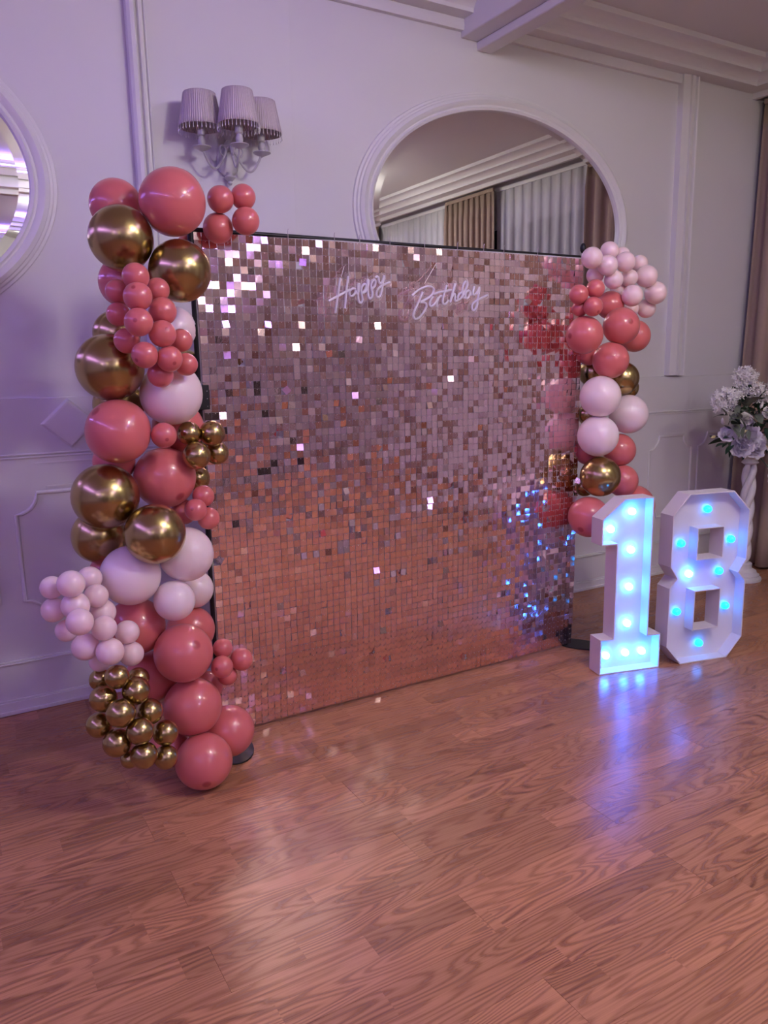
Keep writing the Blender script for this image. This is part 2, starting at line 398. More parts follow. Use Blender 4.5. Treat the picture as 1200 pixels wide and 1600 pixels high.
# LED strips along the bays left of the beam
def led_strip(label, p0, p1, inward, power=None, z=3.46, up=.6):
    p0, p1 = Vector((*p0, z)), Vector((*p1, z)); d = (p1-p0); L = d.length; d.normalize(); inw = Vector((*inward, 0))
    t = thing('led_strip', label, 'led strip', (p0+p1)/2, group='led strips in the ceiling bays')
    mb = MB(); n = int(L/0.06)
    for i in range(n):
        c = d*(L*((i+.5)/n-.5))
        a = c-d*.008-inw*.003; b = c+d*.008+inw*.004
        mb.box((min(a.x,b.x), min(a.y,b.y), -.006), (max(a.x,b.x), max(a.y,b.y), .006))
    o = obj('light_chips', mb, M_led, t); o['kind'] = 'stuff'
    a = -d*L/2-inw*.010; b = d*L/2-inw*.004
    obj('strip_tape', MB().box((min(a.x,b.x), min(a.y,b.y), -.008), (max(a.x,b.x), max(a.y,b.y), .008)), M_trim, t)
    mid = (p0+p1)/2+inw*.02
    l = area('led_strip_light', mid, mid+inw, L, .09, (power or LED_P)*L, LED_COL)
    zz = -(inw+Vector((0, 0, up))).normalized(); yy = zz.cross(d)      # faces the room and up to the ceiling
    l.matrix_world = Matrix(((d.x, yy.x, zz.x, mid.x), (d.y, yy.y, zz.y, mid.y), (d.z, yy.z, zz.z, mid.z), (0, 0, 0, 1)))
    return t
led_strip('magenta led strip over the near ceiling bay, upper dotted line in the left mirror', (-3.2, -.86), (2.72, -.86), (0, 1), LED_P*.3, up=3)
led_strip('magenta led strip over the far ceiling bay, lower dotted line in the left mirror', (-3.2, -4.87), (2.72, -4.87), (0, 1), LED_P*.4, up=30)
led_strip('magenta led strip on the ceiling beam side over the near bay', (2.75, -.8), (2.75, 2.4), (-1, 0), LED_P*.6)
led_strip('magenta led strip on the ceiling beam side over the far bay', (2.75, -4.8), (2.75, -1.6), (-1, 0), LED_P*2.4)
led_strip('magenta led strip at the left end of the near ceiling bay', (-3.4, -.8), (-3.4, 3.4), (1, 0), LED_P*1.3)
led_strip('magenta led strip at the left end of the far ceiling bay', (-3.4, -4.8), (-3.4, -1.6), (1, 0), LED_P*1.6)

# round glass pendant lamps
def lamp(label, x, y, drop=.34, r=.15, m=None):
    t = thing('pendant_lamp', label, 'pendant lamp', (x, y, CEIL_Z), group='round glass pendant lamps')
    obj('canopy', MB().lathe([(.06, 0), (.062, -.012), (.05, -.03), (.012, -.036)], 24), M_lampshell, t)
    obj('rod', MB().tube([(0, 0, -.03), (0, 0, -drop+r*.75)], .008, 8), M_lampshell, t)
    obj('collar', MB().lathe([(.03, -drop+r*.96), (.07, -drop+r*.90), (.075, -drop+r*.80), (.02, -drop+r*.78)], 24), M_lampshell, t)
    obj('glass_globe', MB().ball((0, 0, -drop), (r, r, r*.85), 32, 20), m or M_lamp2, t)
    return t
lamp('round warm white pendant lamp over the dance floor, mirrored on the balloons', 2.1, .25, m=M_lamp, r=.17, drop=.28)
lamp('round warm white pendant lamp in the far bay behind the photographer', -1.5, -3.2, m=M_lamp4)
lamp('added unseen pendant lamp giving fill light from the bay next to the curtain side', 2.2, -3.4)  # added fill lamp, out of view and clear of mirror and sequin reflections
lamp('round warm white pendant lamp at the far left of the hall', -3.6, -2.6, m=M_lamp4)
lamp('round warm white pendant lamp at the back end of the hall', 2.6, -7.3)
lamp('added unseen pendant lamp lighting the curtain side bay, right of the ceiling beam', 3.7, -.3, m=M_fill_lamp, r=.15, drop=.3)  # added to brighten this bay's ceiling and cornice, kept out of the oval mirror

# right wall with dark windows behind curtains
YW = [(0.1, 1.95), (-2.6, -0.6), (-5.6, -3.4), (-8.6, -6.4)]
wr = MB()
edges = [YF] + [e for a, b in sorted(YW) for e in (a, b)] + [WALL_Y]
for i in range(0, len(edges), 2):
    wr.box((XR, edges[i], -.01), (XR+.12, edges[i+1], CEIL_Z))
for a, b in YW:
    wr.box((XR, a, -.01), (XR+.12, b, .75)); wr.box((XR, a, 3.05), (XR+.12, b, CEIL_Z))
struct('wall_right', wr, M_wall)
for i, (a, b) in enumerate(YW):
    fr = MB()
    for u, v in ((a, a+.06), (b-.06, b), ((a+b)/2-.03, (a+b)/2+.03)): fr.box((XR+.03, u, .75), (XR+.09, v, 3.05))
    for u, v in ((.75, .82), (2.98, 3.05), (2.2, 2.25)): fr.box((XR+.035, a, u), (XR+.085, b, v))
    f = struct('window_%d' % (i+1), fr, M_trim)
    obj('pane', MB().box((XR+.055, a, .75), (XR+.065, b, 3.05)), M_night, f)

def curtain(name, label, y0, y1, m, x=5.42, z0=.02, z1=3.34, pleat=.115, amp=.035, group=None, seed=0, flare=0):
    rng = random.Random(seed); ny = int(abs(y1-y0)/pleat*10)+1; nz = 14
    vs = []; fs = []
    for j in range(nz+1):
        v = j/nz; z = z0+(z1-z0)*v
        for i in range(ny+1):
            u = i/ny; y = y0+(y1-y0)*u
            ph = u*abs(y1-y0)/pleat*2*PI
            a = amp*(1-.72*max(0, (v-.93)/.07)) * (.75+.5*noise.noise((u*9, v*.6+seed, 3)))
            sway = .35*noise.noise((u*7, v*1.5, seed))
            vs.append((x-flare*(1-v)*(1-u)+a*math.sin(ph+sway*2)+.012*noise.noise((u*20, v*2, seed+5)), y+.012*math.sin(2*ph), z))
    for j in range(nz):
        for i in range(ny):
            q = j*(ny+1)+i; fs.append((q, q+1, q+ny+2, q+ny+1))
    t = thing(name, label, 'curtain', (x, (y0+y1)/2, z0), group=group)
    inv = Vector((x, (y0+y1)/2, z0))
    mb = MB().add([Vector(p)-inv for p in vs], fs, True)
    o = obj('curtain_cloth', mb, m, t, angle=None)
    if m is not M_sheer:
        s = o.modifiers.new('solid', 'SOLIDIFY'); s.thickness = .004
    tp = MB().box((-.012, -abs(y1-y0)/2, z1-z0-.005), (.012, abs(y1-y0)/2, z1-z0+.03))
    obj('heading_tape', tp, m if m is not M_sheer else M_trim, t)
    return t
G1 = 'taupe curtains of the window wall'; G2 = 'white sheers of the window wall'
curtain('taupe_curtain', 'taupe curtain hanging at the right edge behind the flower pedestal', 3.76, 2.12, M_taupe, x=5.40, pleat=.17, amp=.05, flare=.11, group=G1, seed=1)
curtain('sheer_curtain', 'white sheer curtain in the right half of the oval mirror', 2.16, .70, M_sheer, x=5.50, pleat=.14, amp=.022, group=G2, seed=2)
curtain('taupe_curtain', 'pleated taupe curtain between two sheers in the oval mirror', .74, -.14, M_taupe, pleat=.10, group=G1, seed=3)
curtain('sheer_curtain', 'white sheer curtain at the left end of the oval mirror', -.1, -2.6, M_sheer, x=5.50, pleat=.13, amp=.022, group=G2, seed=4)
curtain('taupe_curtain', 'taupe curtain third along the window wall, mirrored in the sequins', -2.6, -3.5, M_taupe, pleat=.11, group=G1, seed=5)
curtain('sheer_curtain', 'white sheer curtain third along the window wall, mirrored in the sequins', -3.4, -5.6, M_sheer, x=5.50, pleat=.13, amp=.022, group=G2, seed=6)
curtain('taupe_curtain', 'taupe curtain fourth along the window wall, behind the photographer', -5.5, -6.5, M_taupe, pleat=.11, group=G1, seed=7)
curtain('sheer_curtain', 'white sheer curtain at the far end of the window wall', -6.4, -8.6, M_sheer, x=5.50, pleat=.13, amp=.022, group=G2, seed=8)

# unseen doors behind the photographer, added as dark shapes for the sequins to reflect
for i, x in enumerate((-3.2, -0.4, 2.9)):
    fr = MB().box((x-.9, YF, 0), (x-.8, YF+.05, 2.3)).box((x+.8, YF, 0), (x+.9, YF+.05, 2.3)).box((x-.9, YF, 2.2), (x+.9, YF+.05, 2.35))
    d = struct('door_%d' % (i+1), fr, M_trim)
    for s in (-1, 1):
        lf = MB().box((x+min(0, s*.8), YF+.005, .01), (x+max(0, s*.8), YF+.035, 2.2))
        for z0, z1 in ((.15, .95), (1.1, 2.05)):
            lf.box((x+min(s*.12, s*.68), YF+.03, z0), (x+max(s*.12, s*.68), YF+.042, z1))
        leaf = obj('door_leaf', lf, M_door, d)
        obj('door_handle', MB().tube([(x+s*.06, YF+.035, 1.0), (x+s*.06, YF+.08, 1.0), (x+s*.16, YF+.08, 1.0)], .01), M_lampshell, leaf)

# ---------------------------------------------------------------- oval wall mirrors
def oval_mirror(label, cx, cz):
    t = thing('oval_mirror', label, 'mirror', (cx, WALL_Y, cz), group='oval wall mirrors')
    A, B, n = .93, .605, 120
    def ring(da, d): return [(math.cos(2*PI*k/n)*(A+da), -d, math.sin(2*PI*k/n)*(B+da*.9)) for k in range(n)]
    prof = [(-.012, .012), (-.010, .030), (.004, .036), (.012, .026), (.020, .026), (.028, .034), (.048, .040), (.066, .030), (.070, .022), (.080, .020), (.086, .012), (.098, .010), (.102, 0)]
    vs = []; fs = []
    for a, d in prof: vs += ring(a, d)
    for i in range(len(prof)-1):
        for k in range(n): fs.append((i*n+k, i*n+(k+1) % n, (i+1)*n+(k+1) % n, (i+1)*n+k))
    obj('mirror_frame', MB().add(vs, fs, True), M_trim, t, angle=math.radians(30))
    # bevelled glass: outer edge slopes back
    g = MB(); vs = ring(-.008, .012)+ring(-.055, .0135); fs = [(k, (k+1) % n, n+(k+1) % n, n+k) for k in range(n)]+[tuple(range(n, 2*n))]
    g.add(vs, fs); me = g.mesh('mirror_glass'); link('mirror_glass', me, M_mirror, t)
    return t
oval_mirror('large oval wall mirror above the sequin panel, showing curtains', 3.10, 2.385)
oval_mirror('oval wall mirror cut off at the left edge, showing purple lit ceiling', -.425, 2.36)

# ---------------------------------------------------------------- wall sconce
sc = thing('wall_sconce', 'white three-armed wall sconce with beaded fabric shades above the balloons', 'wall lamp', (1.385, WALL_Y-.008, 2.53))
obj('wall_plate', MB().ball((0, -.012, 0), (.056, .022, .068), 24, 14), M_iron, sc)
obj('finial', MB().lathe([(.004, -.108), (.012, -.100), (.010, -.090), (.020, -.082), (.028, -.074), (.024, -.066), (.012, -.062), (.016, -.05)], 16, (0, -.03, 0)), M_iron, sc)
obj('stem', MB().lathe([(.012, .045), (.020, .055), (.030, .066), (.022, .080), (.014, .090), (.020, .110), (.024, .125), (.018, .142), (.006, .152)], 16, (0, -.04, 0)), M_iron, sc)
O = Vector((1.385, WALL_Y-.008, 2.53))
shade_me = fr_me = None
for cx, cy, cz in ((1.225, 3.69, 2.550), (1.357, 3.56, 2.545), (1.520, 3.70, 2.560)):
    c = Vector((cx, cy, cz))-O
    h = Vector((c.x, c.y+.05, 0)).normalized()
    st = Vector((0, -.05, .06)); pts = []
    L = (Vector((c.x, c.y, 0))-Vector((0, -.05, 0))).length
    for i in range(21):
        u = i/20
        zz = .07*(1-u)**2 + (c.z-.012)*u**2.2 - .10*math.sin(PI*min(1, u*1.05))*(u**.6)
        pts.append(st*0+Vector((0, -.05, 0))+h*L*u+Vector((0, 0, zz)))
    arm = obj('arm', MB().tube(pts, .0055, 8), M_iron, sc)
    q = pts[5]; cur = MB()
    sp = [q+h*(.022*math.cos(a)*(1-a/12))+Vector((0, 0, .03+.024*math.sin(a)*(1-a/14))) for a in [k*.45-1.5 for k in range(14)]]
    cur.tube(sp, .004, 6)
    obj('scroll', cur, M_iron, arm)
    obj('drip_dish', MB().lathe([(.004, -.014), (.012, -.010), (.03, -.002), (.042, .004), (.042, .007), (.03, .003), (.006, .002)], 24, c), M_iron, sc)
    obj('candle_sleeve', MB().lathe([(.006, .002), (.016, .02), (.018, .032), (.011, .05), (.018, .056), (.0185, .12), (.004, .121)], 20, c), M_iron, sc)
    rb = .100 if cx != 1.357 else .094; zb, zt = c.z+.088, c.z+.232
    s = MB(); n = 72; vs = []; fs = []
    for j in range(7):
        u = j/6
        for k in range(n):
            a = 2*PI*k/n; r = (rb+(rb*.72-rb)*u)*(1+.012*(1 if k % 2 else -1)); vs.append((r*math.cos(a), r*math.sin(a), zb-c.z+u*.144))
    for j in range(6):
        for k in range(n): fs.append((j*n+k, j*n+(k+1) % n, (j+1)*n+(k+1) % n, (j+1)*n+k))
    s.add(vs, fs, True)
    so = obj('lamp_shade', s, M_shade, sc, c, angle=None); sm = so.modifiers.new('solid', 'SOLIDIFY'); sm.thickness = .002
    fr = MB()
    for k in range(34):
        a = 2*PI*k/34; p = ((rb+.0005)*math.cos(a), (rb+.0005)*math.sin(a))
        fr.box((p[0]-.0007, p[1]-.0007, zb-c.z-.016), (p[0]+.0007, p[1]+.0007, zb-c.z+.002))
        fr.ball((p[0], p[1], zb-c.z-.02), (.0026, .0026, .006), 6, 4)
    f = obj('bead_fringe', fr, M_trim, so); f['kind'] = 'stuff'

# ---------------------------------------------------------------- sequin backdrop
PX0, PY, PITCH_S, PITCH_Z, NC, NR = 0.957, 3.045, 0.0302, 0.0299, 67, 69
def sheet(x, z):      # y of the hanging sequin sheet
    y = PY + .007*noise.noise((x*1.3, z*1.1, 7))+.004*noise.noise((x*3.1, z*2.7, 2))
    if z < .36: y += .012*((.36-z)/.36)**1.6
    return y
bd = thing('sequin_backdrop', 'rose gold square sequin panel wall on a black stand between balloon garlands', 'backdrop', (1.96, PY, 0))
BO = Vector((1.96, PY, 0))
for x in (PX0-.004, PX0+NC*PITCH_S-.03):
    obj('stand_pole', MB().tube([Vector((x, PY+.02, 0))-BO, Vector((x, PY+.02, 2.085))-BO], .014, 12), M_black, bd)
    cl_ = MB().box((x-.03, PY-.005, 1.40), (x+.03, PY+.05, 1.50)); cl_.v = [tuple(Vector(p)-BO) for p in cl_.v]
    obj('pole_clamp', cl_, M_black, bd, bevel=.004)
obj('top_bar', MB().tube([Vector((PX0-.012, PY+.012, 2.085))-BO, Vector((PX0+NC*PITCH_S-.01, PY+.012, 2.085))-BO], .0085, 12), M_black, bd)
obj('top_bar_end', MB().ball(Vector((PX0+NC*PITCH_S+.012, PY+.015, 2.13))-BO, (.016, .016, .026), 12, 8), M_black, bd)
def foot(poly):
    mb = MB(); mb.prism(poly, .007, Vector((0,0,0))-BO, Vector((1,0,0)), Vector((0,1,0)), Vector((0,0,1)))
    return obj('foot_plate', mb, M_black, bd, bevel=.0015)
foot([(.94+.10*math.cos(a)*(1 if True else 1), 2.95+.17*math.sin(a)) for a in [2*PI*k/24 for k in range(24)]])
foot([(2.93, 3.12), (2.93, 3.04), (2.96, 2.98), (3.07, 2.86), (3.16, 2.88), (3.14, 2.98), (3.03, 3.14)])
# clear lattice panels, 30 cm each
for pi in range(7):
    for pj in range(7):
        c0, c1 = pi*10, min(NC, pi*10+10); r0, r1 = pj*10, min(NR, pj*10+10)
        mb = MB()
        def P(x, z, d=.004): return Vector((x, sheet(x, max(0, z))+d, z))-BO
        ztop = 2.078
        for c in range(c0, c1+1):
            x = PX0+c*PITCH_S; za, zb = ztop-r1*PITCH_Z, ztop-r0*PITCH_Z; zm = (za+zb)/2
            w_ = .0032 if c in (c0, c1) else .0016
            for p, q in ((za, zm), (zm, zb)):
                a, b = P(x, p), P(x, q)
                mb.add([a+Vector((-w_, 0, 0)), a+Vector((w_, 0, 0)), a+Vector((w_, .003, 0)), a+Vector((-w_, .003, 0)), b+Vector((-w_, 0, 0)), b+Vector((w_, 0, 0)), b+Vector((w_, .003, 0)), b+Vector((-w_, .003, 0))],
                       [(0,3,2,1),(4,5,6,7),(0,1,5,4),(1,2,6,5),(2,3,7,6),(3,0,4,7)])
        for r in range(r0, r1+1):
            z = ztop-r*PITCH_Z; xa, xb = PX0+c0*PITCH_S, PX0+c1*PITCH_S; xm = (xa+xb)/2; w_ = .0034 if r in (r0, r1) else .0018
            for p, q in ((xa, xm), (xm, xb)):
                a, b = P(p, z), P(q, z)
                mb.add([a+Vector((0, 0, -w_)), b+Vector((0, 0, -w_)), b+Vector((0, .003, -w_)), a+Vector((0, .003, -w_)), a+Vector((0, 0, w_)), b+Vector((0, 0, w_)), b+Vector((0, .003, w_)), a+Vector((0, .003, w_))],
                       [(0,3,2,1),(4,5,6,7),(0,1,5,4),(1,2,6,5),(2,3,7,6),(3,0,4,7)])
        obj('lattice_panel', mb, M_grid, bd, angle=None)
hk = MB().tube([(0, 0, -.012), (0, 0, .02), (0, -.006, .026)], .0016, 6).mesh('hook')
for c in (13, 20, 24, 29, 35, 41, 46, 50, 57):
    link('hook', hk, M_grid, bd, Vector((PX0+c*PITCH_S, PY+.002, 2.085))-BO)

BALLS = [
    (0.833, 2.86, 2.138, 0.1143, 'C', 'large balloons of the left garland', 'biggest coral balloon, at the very top of the left garland', None),
    (0.679, 3.052, 2.148, 0.0917, 'C', 'large balloons of the left garland', 'coral balloon at the top behind the uppermost gold balloon', None),
    (0.656, 2.903, 2.013, 0.1099, 'G', 'large balloons of the left garland', 'uppermost large gold chrome balloon, on the left garland', None),
    (0.84, 2.855, 1.905, 0.1078, 'G', 'large balloons of the left garland', 'large gold chrome balloon directly under the biggest coral balloon', None),
    (0.972, 3.123, 2.02, 0.0627, 'C', 'large balloons of the left garland', 'coral balloon mostly hidden behind the panel corner under four small coral ones', None),
    (0.684, 3.05, 1.882, 0.0903, 'C', 'large balloons of the left garland', 'shaded coral balloon peeping out left of the long small coral cluster', None),
    (1.039, 2.949, 2.181, 0.049, 'C', 'four small coral balloons at the top of the left garland', 'upper small coral balloon touching the biggest coral balloon, in the top cluster of four', None),
    (1.131, 2.957, 2.199, 0.0465, 'C', 'four small coral balloons at the top of the left garland', 'small coral balloon at upper right of the cluster above the panel corner', None),
    (1.038, 2.993, 2.085, 0.0561, 'C', 'four small coral balloons at the top of the left garland', 'lowest and largest small coral balloon of the four at the panel corner', None),
    (1.124, 2.924, 2.107, 0.0511, 'C', 'four small coral balloons at the top of the left garland', 'small coral balloon at lower right of the four above the sequins', None),
    (0.643, 2.688, 1.862, 0.0435, 'C', 'small coral cluster down the left garland', 'topmost small coral balloon of the long cluster, under the uppermost gold balloon', None),
    (0.595, 2.757, 1.82, 0.0387, 'C', 'small coral cluster down the left garland', 'small coral balloon at left in the second row of the long cluster', None),
    (0.725, 2.739, 1.827, 0.0397, 'C', 'small coral cluster down the left garland', 'small coral balloon at right in the second row, against the gold chrome balloon', None),
    (0.633, 2.638, 1.795, 0.0456, 'C', 'small coral cluster down the left garland', 'largest small coral balloon of the long cluster, second from its top', [-0.425, -0.696, 0.579]),
    (0.591, 2.744, 1.744, 0.0389, 'C', 'small coral cluster down the left garland', 'small coral balloon at left in the third row of the long cluster', None),
    (0.725, 2.694, 1.754, 0.0457, 'C', 'small coral cluster down the left garland', 'small coral balloon at right in the third row, beside the white sliver', None),
    (0.624, 2.614, 1.713, 0.0447, 'C', 'small coral cluster down the left garland', 'small coral balloon with a dark centre spot in the middle of the long cluster', [-0.456, -0.887, 0.08]),
    (0.708, 2.65, 1.678, 0.0443, 'C', 'small coral cluster down the left garland', 'small coral balloon with dark spot, right of middle in the long cluster', [0.102, -0.946, 0.308]),
    (0.788, 2.718, 1.659, 0.0386, 'C', 'small coral cluster down the left garland', 'small coral balloon at right of the long cluster, in front of the white balloon', None),
    (0.607, 2.724, 1.657, 0.0422, 'C', 'small coral cluster down the left garland', 'small coral balloon resting on the gold balloon, at left of the long cluster', None),
    (0.644, 2.65, 1.609, 0.0429, 'C', 'small coral cluster down the left garland', 'small coral balloon low in the long cluster, with dark spot at its lower left', [-0.773, -0.506, -0.383]),
    (0.726, 2.651, 1.596, 0.0428, 'C', 'small coral cluster down the left garland', 'small coral balloon low in the long cluster, with dark spot at its lower right', [0.119, -0.927, -0.355]),
    (0.8, 2.715, 1.578, 0.0391, 'C', 'small coral cluster down the left garland', 'small coral balloon at lower right end of the long cluster, above the white balloon', None),
    (0.711, 2.72, 1.545, 0.0438, 'C', 'small coral cluster down the left garland', 'lowest small coral balloon of the long cluster, pressed on the large white balloon', None),
    (0.861, 3.053, 1.716, 0.0836, 'W', 'large balloons of the left garland', 'white balloon half hidden behind the right side of the long small coral cluster', None),
    (0.632, 2.993, 1.691, 0.0829, 'G', 'large balloons of the left garland', 'shaded gold balloon behind the left side of the long small coral cluster', None),
    (0.571, 2.849, 1.572, 0.1136, 'G', 'large balloons of the left garland', 'large gold balloon mirroring the small coral cluster, above the coral one', None),
    (0.777, 2.852, 1.475, 0.1113, 'W', 'large balloons of the left garland', 'large white balloon under the long small coral cluster', None),
    (0.923, 3.128, 1.565, 0.0701, 'G', 'large balloons of the left garland', 'gold balloon barely showing at the panel edge above the large white balloon', None),
    (0.62, 2.997, 1.437, 0.0917, 'G', 'large balloons of the left garland', 'dull gold balloon barely showing between two large gold and coral balloons', None),
    (0.569, 2.798, 1.354, 0.1099, 'C', 'large balloons of the left garland', 'large coral balloon below the coral-mirroring gold one, by the wall diamond', [-0.683, -0.271, 0.679]),
    (0.715, 2.75, 1.334, 0.044, 'C', 'large balloons of the left garland', 'single small coral balloon between two large coral balloons and gold cluster', [-0.023, -0.958, -0.286]),
    (0.836, 2.999, 1.339, 0.097, 'C', 'large balloons of the left garland', 'coral balloon hidden behind the single small coral balloon', None),
    (0.833, 2.85, 1.327, 0.0431, 'G', 'four small gold balloons at the panel edge', 'upper left small gold balloon of the four at the panel edge', None),
    (0.92, 2.848, 1.322, 0.0486, 'G', 'four small gold balloons at the panel edge', 'upper right small gold balloon of the four at the panel edge', None),
    (0.841, 2.8, 1.249, 0.0509, 'G', 'four small gold balloons at the panel edge', 'lower left and largest small gold balloon of the four at the panel edge', None),
    (0.946, 2.88, 1.243, 0.0435, 'G', 'four small gold balloons at the panel edge', 'lower right small gold balloon of the four, over the sequins', None),
    (0.751, 2.914, 1.16, 0.1133, 'C', 'large balloons of the left garland', 'large coral balloon under the four small gold balloons', [0.25, -0.788, -0.563]),
    (0.585, 2.988, 1.226, 0.0763, 'C', 'large balloons of the left garland', 'coral balloon showing as a strip between large coral and gold at the wall side', None),
    (0.518, 2.841, 1.123, 0.1143, 'G', 'large balloons of the left garland', 'large gold balloon at the garland middle with another gold one below it', None),
    (0.504, 2.962, 0.961, 0.0987, 'G', 'large balloons of the left garland', 'shaded gold balloon under the large gold one at the wall side', None),
    (0.649, 2.711, 0.995, 0.1046, 'G', 'large balloons of the left garland', 'frontmost large gold balloon, resting on two white balloons', None),
    (0.895, 2.989, 1.138, 0.0497, 'G', 'large balloons of the left garland', 'gold balloon sliver at the black panel edge, right of the coral balloon', None),
    (0.875, 2.855, 1.087, 0.0407, 'C', 'small coral trio at the panel edge', 'topmost balloon of the small coral trio at the panel edge', None),
    (0.827, 2.803, 1.047, 0.0405, 'C', 'small coral trio at the panel edge', 'small coral balloon with dark spot, front left of the trio', [-0.579, -0.783, 0.225]),
    (0.885, 2.84, 1.002, 0.0416, 'C', 'small coral trio at the panel edge', 'lowest balloon of the small coral trio, by the panel edge', None),
    (0.818, 2.933, 1.019, 0.0486, 'C', 'small coral trio at the panel edge', 'small coral balloon tucked behind the trio above the frontmost gold balloon', None),
    (0.783, 2.815, 0.881, 0.1001, 'W', 'large balloons of the left garland', 'large white balloon right of the frontmost gold one, touching the panel edge', None),
    (0.573, 2.801, 0.835, 0.1055, 'W', 'large balloons of the left garland', 'large white balloon under the frontmost gold one, beside the pale pink cluster', None),
    (0.72, 2.783, 0.721, 0.0743, 'W', 'large balloons of the left garland', 'medium blush white balloon below two large white balloons', None),
    (0.863, 3.02, 0.683, 0.0767, 'W', 'large balloons of the left garland', 'greyish white balloon half hidden at the panel edge behind the blush one', None),
    (0.54, 3.003, 0.804, 0.0756, 'C', 'large balloons of the left garland', 'coral balloon sliver between white balloon and pale pink cluster top', None),
    (0.3, 2.72, 0.854, 0.0378, 'P', 'pale pink cluster on the left garland', 'pale pink balloon at the outer left tip of the cluster, uppermost there', None),
    (0.347, 2.62, 0.882, 0.044, 'P', 'pale pink cluster on the left garland', 'large pale pink balloon at the top of the left cluster', None),
    (0.425, 2.742, 0.86, 0.0414, 'P', 'pale pink cluster on the left garland', 'highest pale pink balloon of the left cluster, beside the large white balloon', None),
    (0.432, 2.681, 0.813, 0.0398, 'P', 'pale pink cluster on the left garland', 'pale pink balloon on the cluster right side, under its highest balloon', None),
    (0.299, 2.72, 0.776, 0.041, 'P', 'pale pink cluster on the left garland', 'pale pink balloon at the outer left edge, second down in the cluster', None),
    (0.358, 2.643, 0.801, 0.0457, 'P', 'pale pink cluster on the left garland', 'pale pink balloon bulging at the front, second row of the left cluster', None),
    (0.452, 2.713, 0.742, 0.0448, 'P', 'pale pink cluster on the left garland', 'pale pink balloon at the right edge of the cluster, third row', None),
    (0.332, 2.712, 0.7, 0.0373, 'P', 'pale pink cluster on the left garland', 'shaded pale pink balloon low on the outer left of the cluster', None),
    (0.356, 2.567, 0.767, 0.0426, 'P', 'pale pink cluster on the left garland', 'pale pink balloon at the very middle of the left cluster', None),
    (0.437, 2.62, 0.715, 0.0413, 'P', 'pale pink cluster on the left garland', 'pale pink balloon right of the middle one in the left cluster', None),
    (0.525, 2.693, 0.662, 0.0412, 'P', 'pale pink cluster on the left garland', 'pale pink balloon at the right end, in front of a large coral balloon', None),
    (0.38, 2.67, 0.646, 0.0457, 'P', 'pale pink cluster on the left garland', 'pale pink balloon at lower left of the cluster, above the gold cluster', None),
    (0.448, 2.613, 0.632, 0.0457, 'P', 'pale pink cluster on the left garland', 'pale pink balloon at the front bottom of the cluster, over the gold cluster', None),
    (0.531, 2.685, 0.584, 0.0424, 'P', 'pale pink cluster on the left garland', 'lowest pale pink balloon at the right end of the left cluster', None),
    (0.43, 2.719, 0.567, 0.0365, 'P', 'pale pink cluster on the left garland', 'pale pink balloon hidden below the cluster, just over the top gold balloon', None),
    (0.6, 2.898, 0.611, 0.1057, 'C', 'large balloons of the left garland', 'large coral balloon right of the pale pink cluster, under a white one', None),
    (0.838, 3.02, 0.511, 0.0974, 'C', 'large balloons of the left garland', 'coral balloon at the panel edge behind the lower large coral balloon', None),
    (0.734, 2.76, 0.52, 0.1074, 'C', 'large balloons of the left garland', 'topmost of three large coral balloons at lower right, with dark spot', [0.233, -0.825, 0.515]),
    (0.646, 2.92, 0.39, 0.0964, 'C', 'large balloons of the left garland', 'coral balloon behind the top of the small gold cluster', None),
    (0.758, 2.776, 0.296, 0.1093, 'C', 'large balloons of the left garland', 'middle of the large coral balloons right of the small gold cluster', None),
    (0.859, 2.916, 0.299, 0.0631, 'C', 'large balloons of the left garland', 'coral balloon wedged at the panel edge below the coral foursome', None),
    (0.897, 2.799, 0.492, 0.0379, 'C', 'small coral foursome low at the panel edge', 'upper balloon of the small coral foursome low at the panel edge', None),
    (0.973, 2.805, 0.429, 0.0448, 'C', 'small coral foursome low at the panel edge', 'outermost balloon of the low coral foursome, over the sequins', None),
    (0.872, 2.744, 0.44, 0.042, 'C', 'small coral foursome low at the panel edge', 'small coral balloon with dark spot, front of the low foursome', [-0.736, -0.661, 0.144]),
    (0.915, 2.818, 0.37, 0.0384, 'C', 'small coral foursome low at the panel edge', 'bottom balloon of the low coral foursome, half hidden', None),
    (0.911, 2.822, 0.133, 0.0998, 'C', 'large balloons of the left garland', 'coral balloon at the foot of the garland, before the sequin panel corner', None),
    (0.762, 2.684, 0.107, 0.1047, 'C', 'large balloons of the left garland', 'lowest coral balloon, resting on the wooden floor', [-0.207, -0.876, -0.435]),
    (0.668, 2.827, 0.127, 0.076, 'C', 'large balloons of the left garland', 'coral balloon hidden behind the right side of the small gold cluster', None),
    (0.427, 2.725, 0.497, 0.0377, 'G', 'small gold cluster at the foot of the left garland', 'small gold balloon at upper left back of the floor cluster', None),
    (0.466, 2.628, 0.532, 0.0411, 'G', 'small gold cluster at the foot of the left garland', 'topmost small gold balloon, under the pale pink cluster', None),
    (0.552, 2.708, 0.479, 0.0387, 'G', 'small gold cluster at the foot of the left garland', 'small gold balloon at the upper right back of the floor cluster', None),
    (0.524, 2.627, 0.469, 0.0482, 'G', 'small gold cluster at the foot of the left garland', 'second gold balloon from the top of the floor cluster, on its right', None),
    (0.421, 2.659, 0.452, 0.0464, 'G', 'small gold cluster at the foot of the left garland', 'small gold balloon at the left edge, second row of the floor cluster', None),
    (0.46, 2.58, 0.421, 0.0489, 'G', 'small gold cluster at the foot of the left garland', 'largest small gold balloon, in the middle of the floor cluster', None),
    (0.567, 2.634, 0.378, 0.0457, 'G', 'small gold cluster at the foot of the left garland', 'small gold balloon on the right, against the middle large coral balloon', None),
    (0.402, 2.676, 0.353, 0.0434, 'G', 'small gold cluster at the foot of the left garland', 'small gold balloon at the left edge, lowest but one there', None),
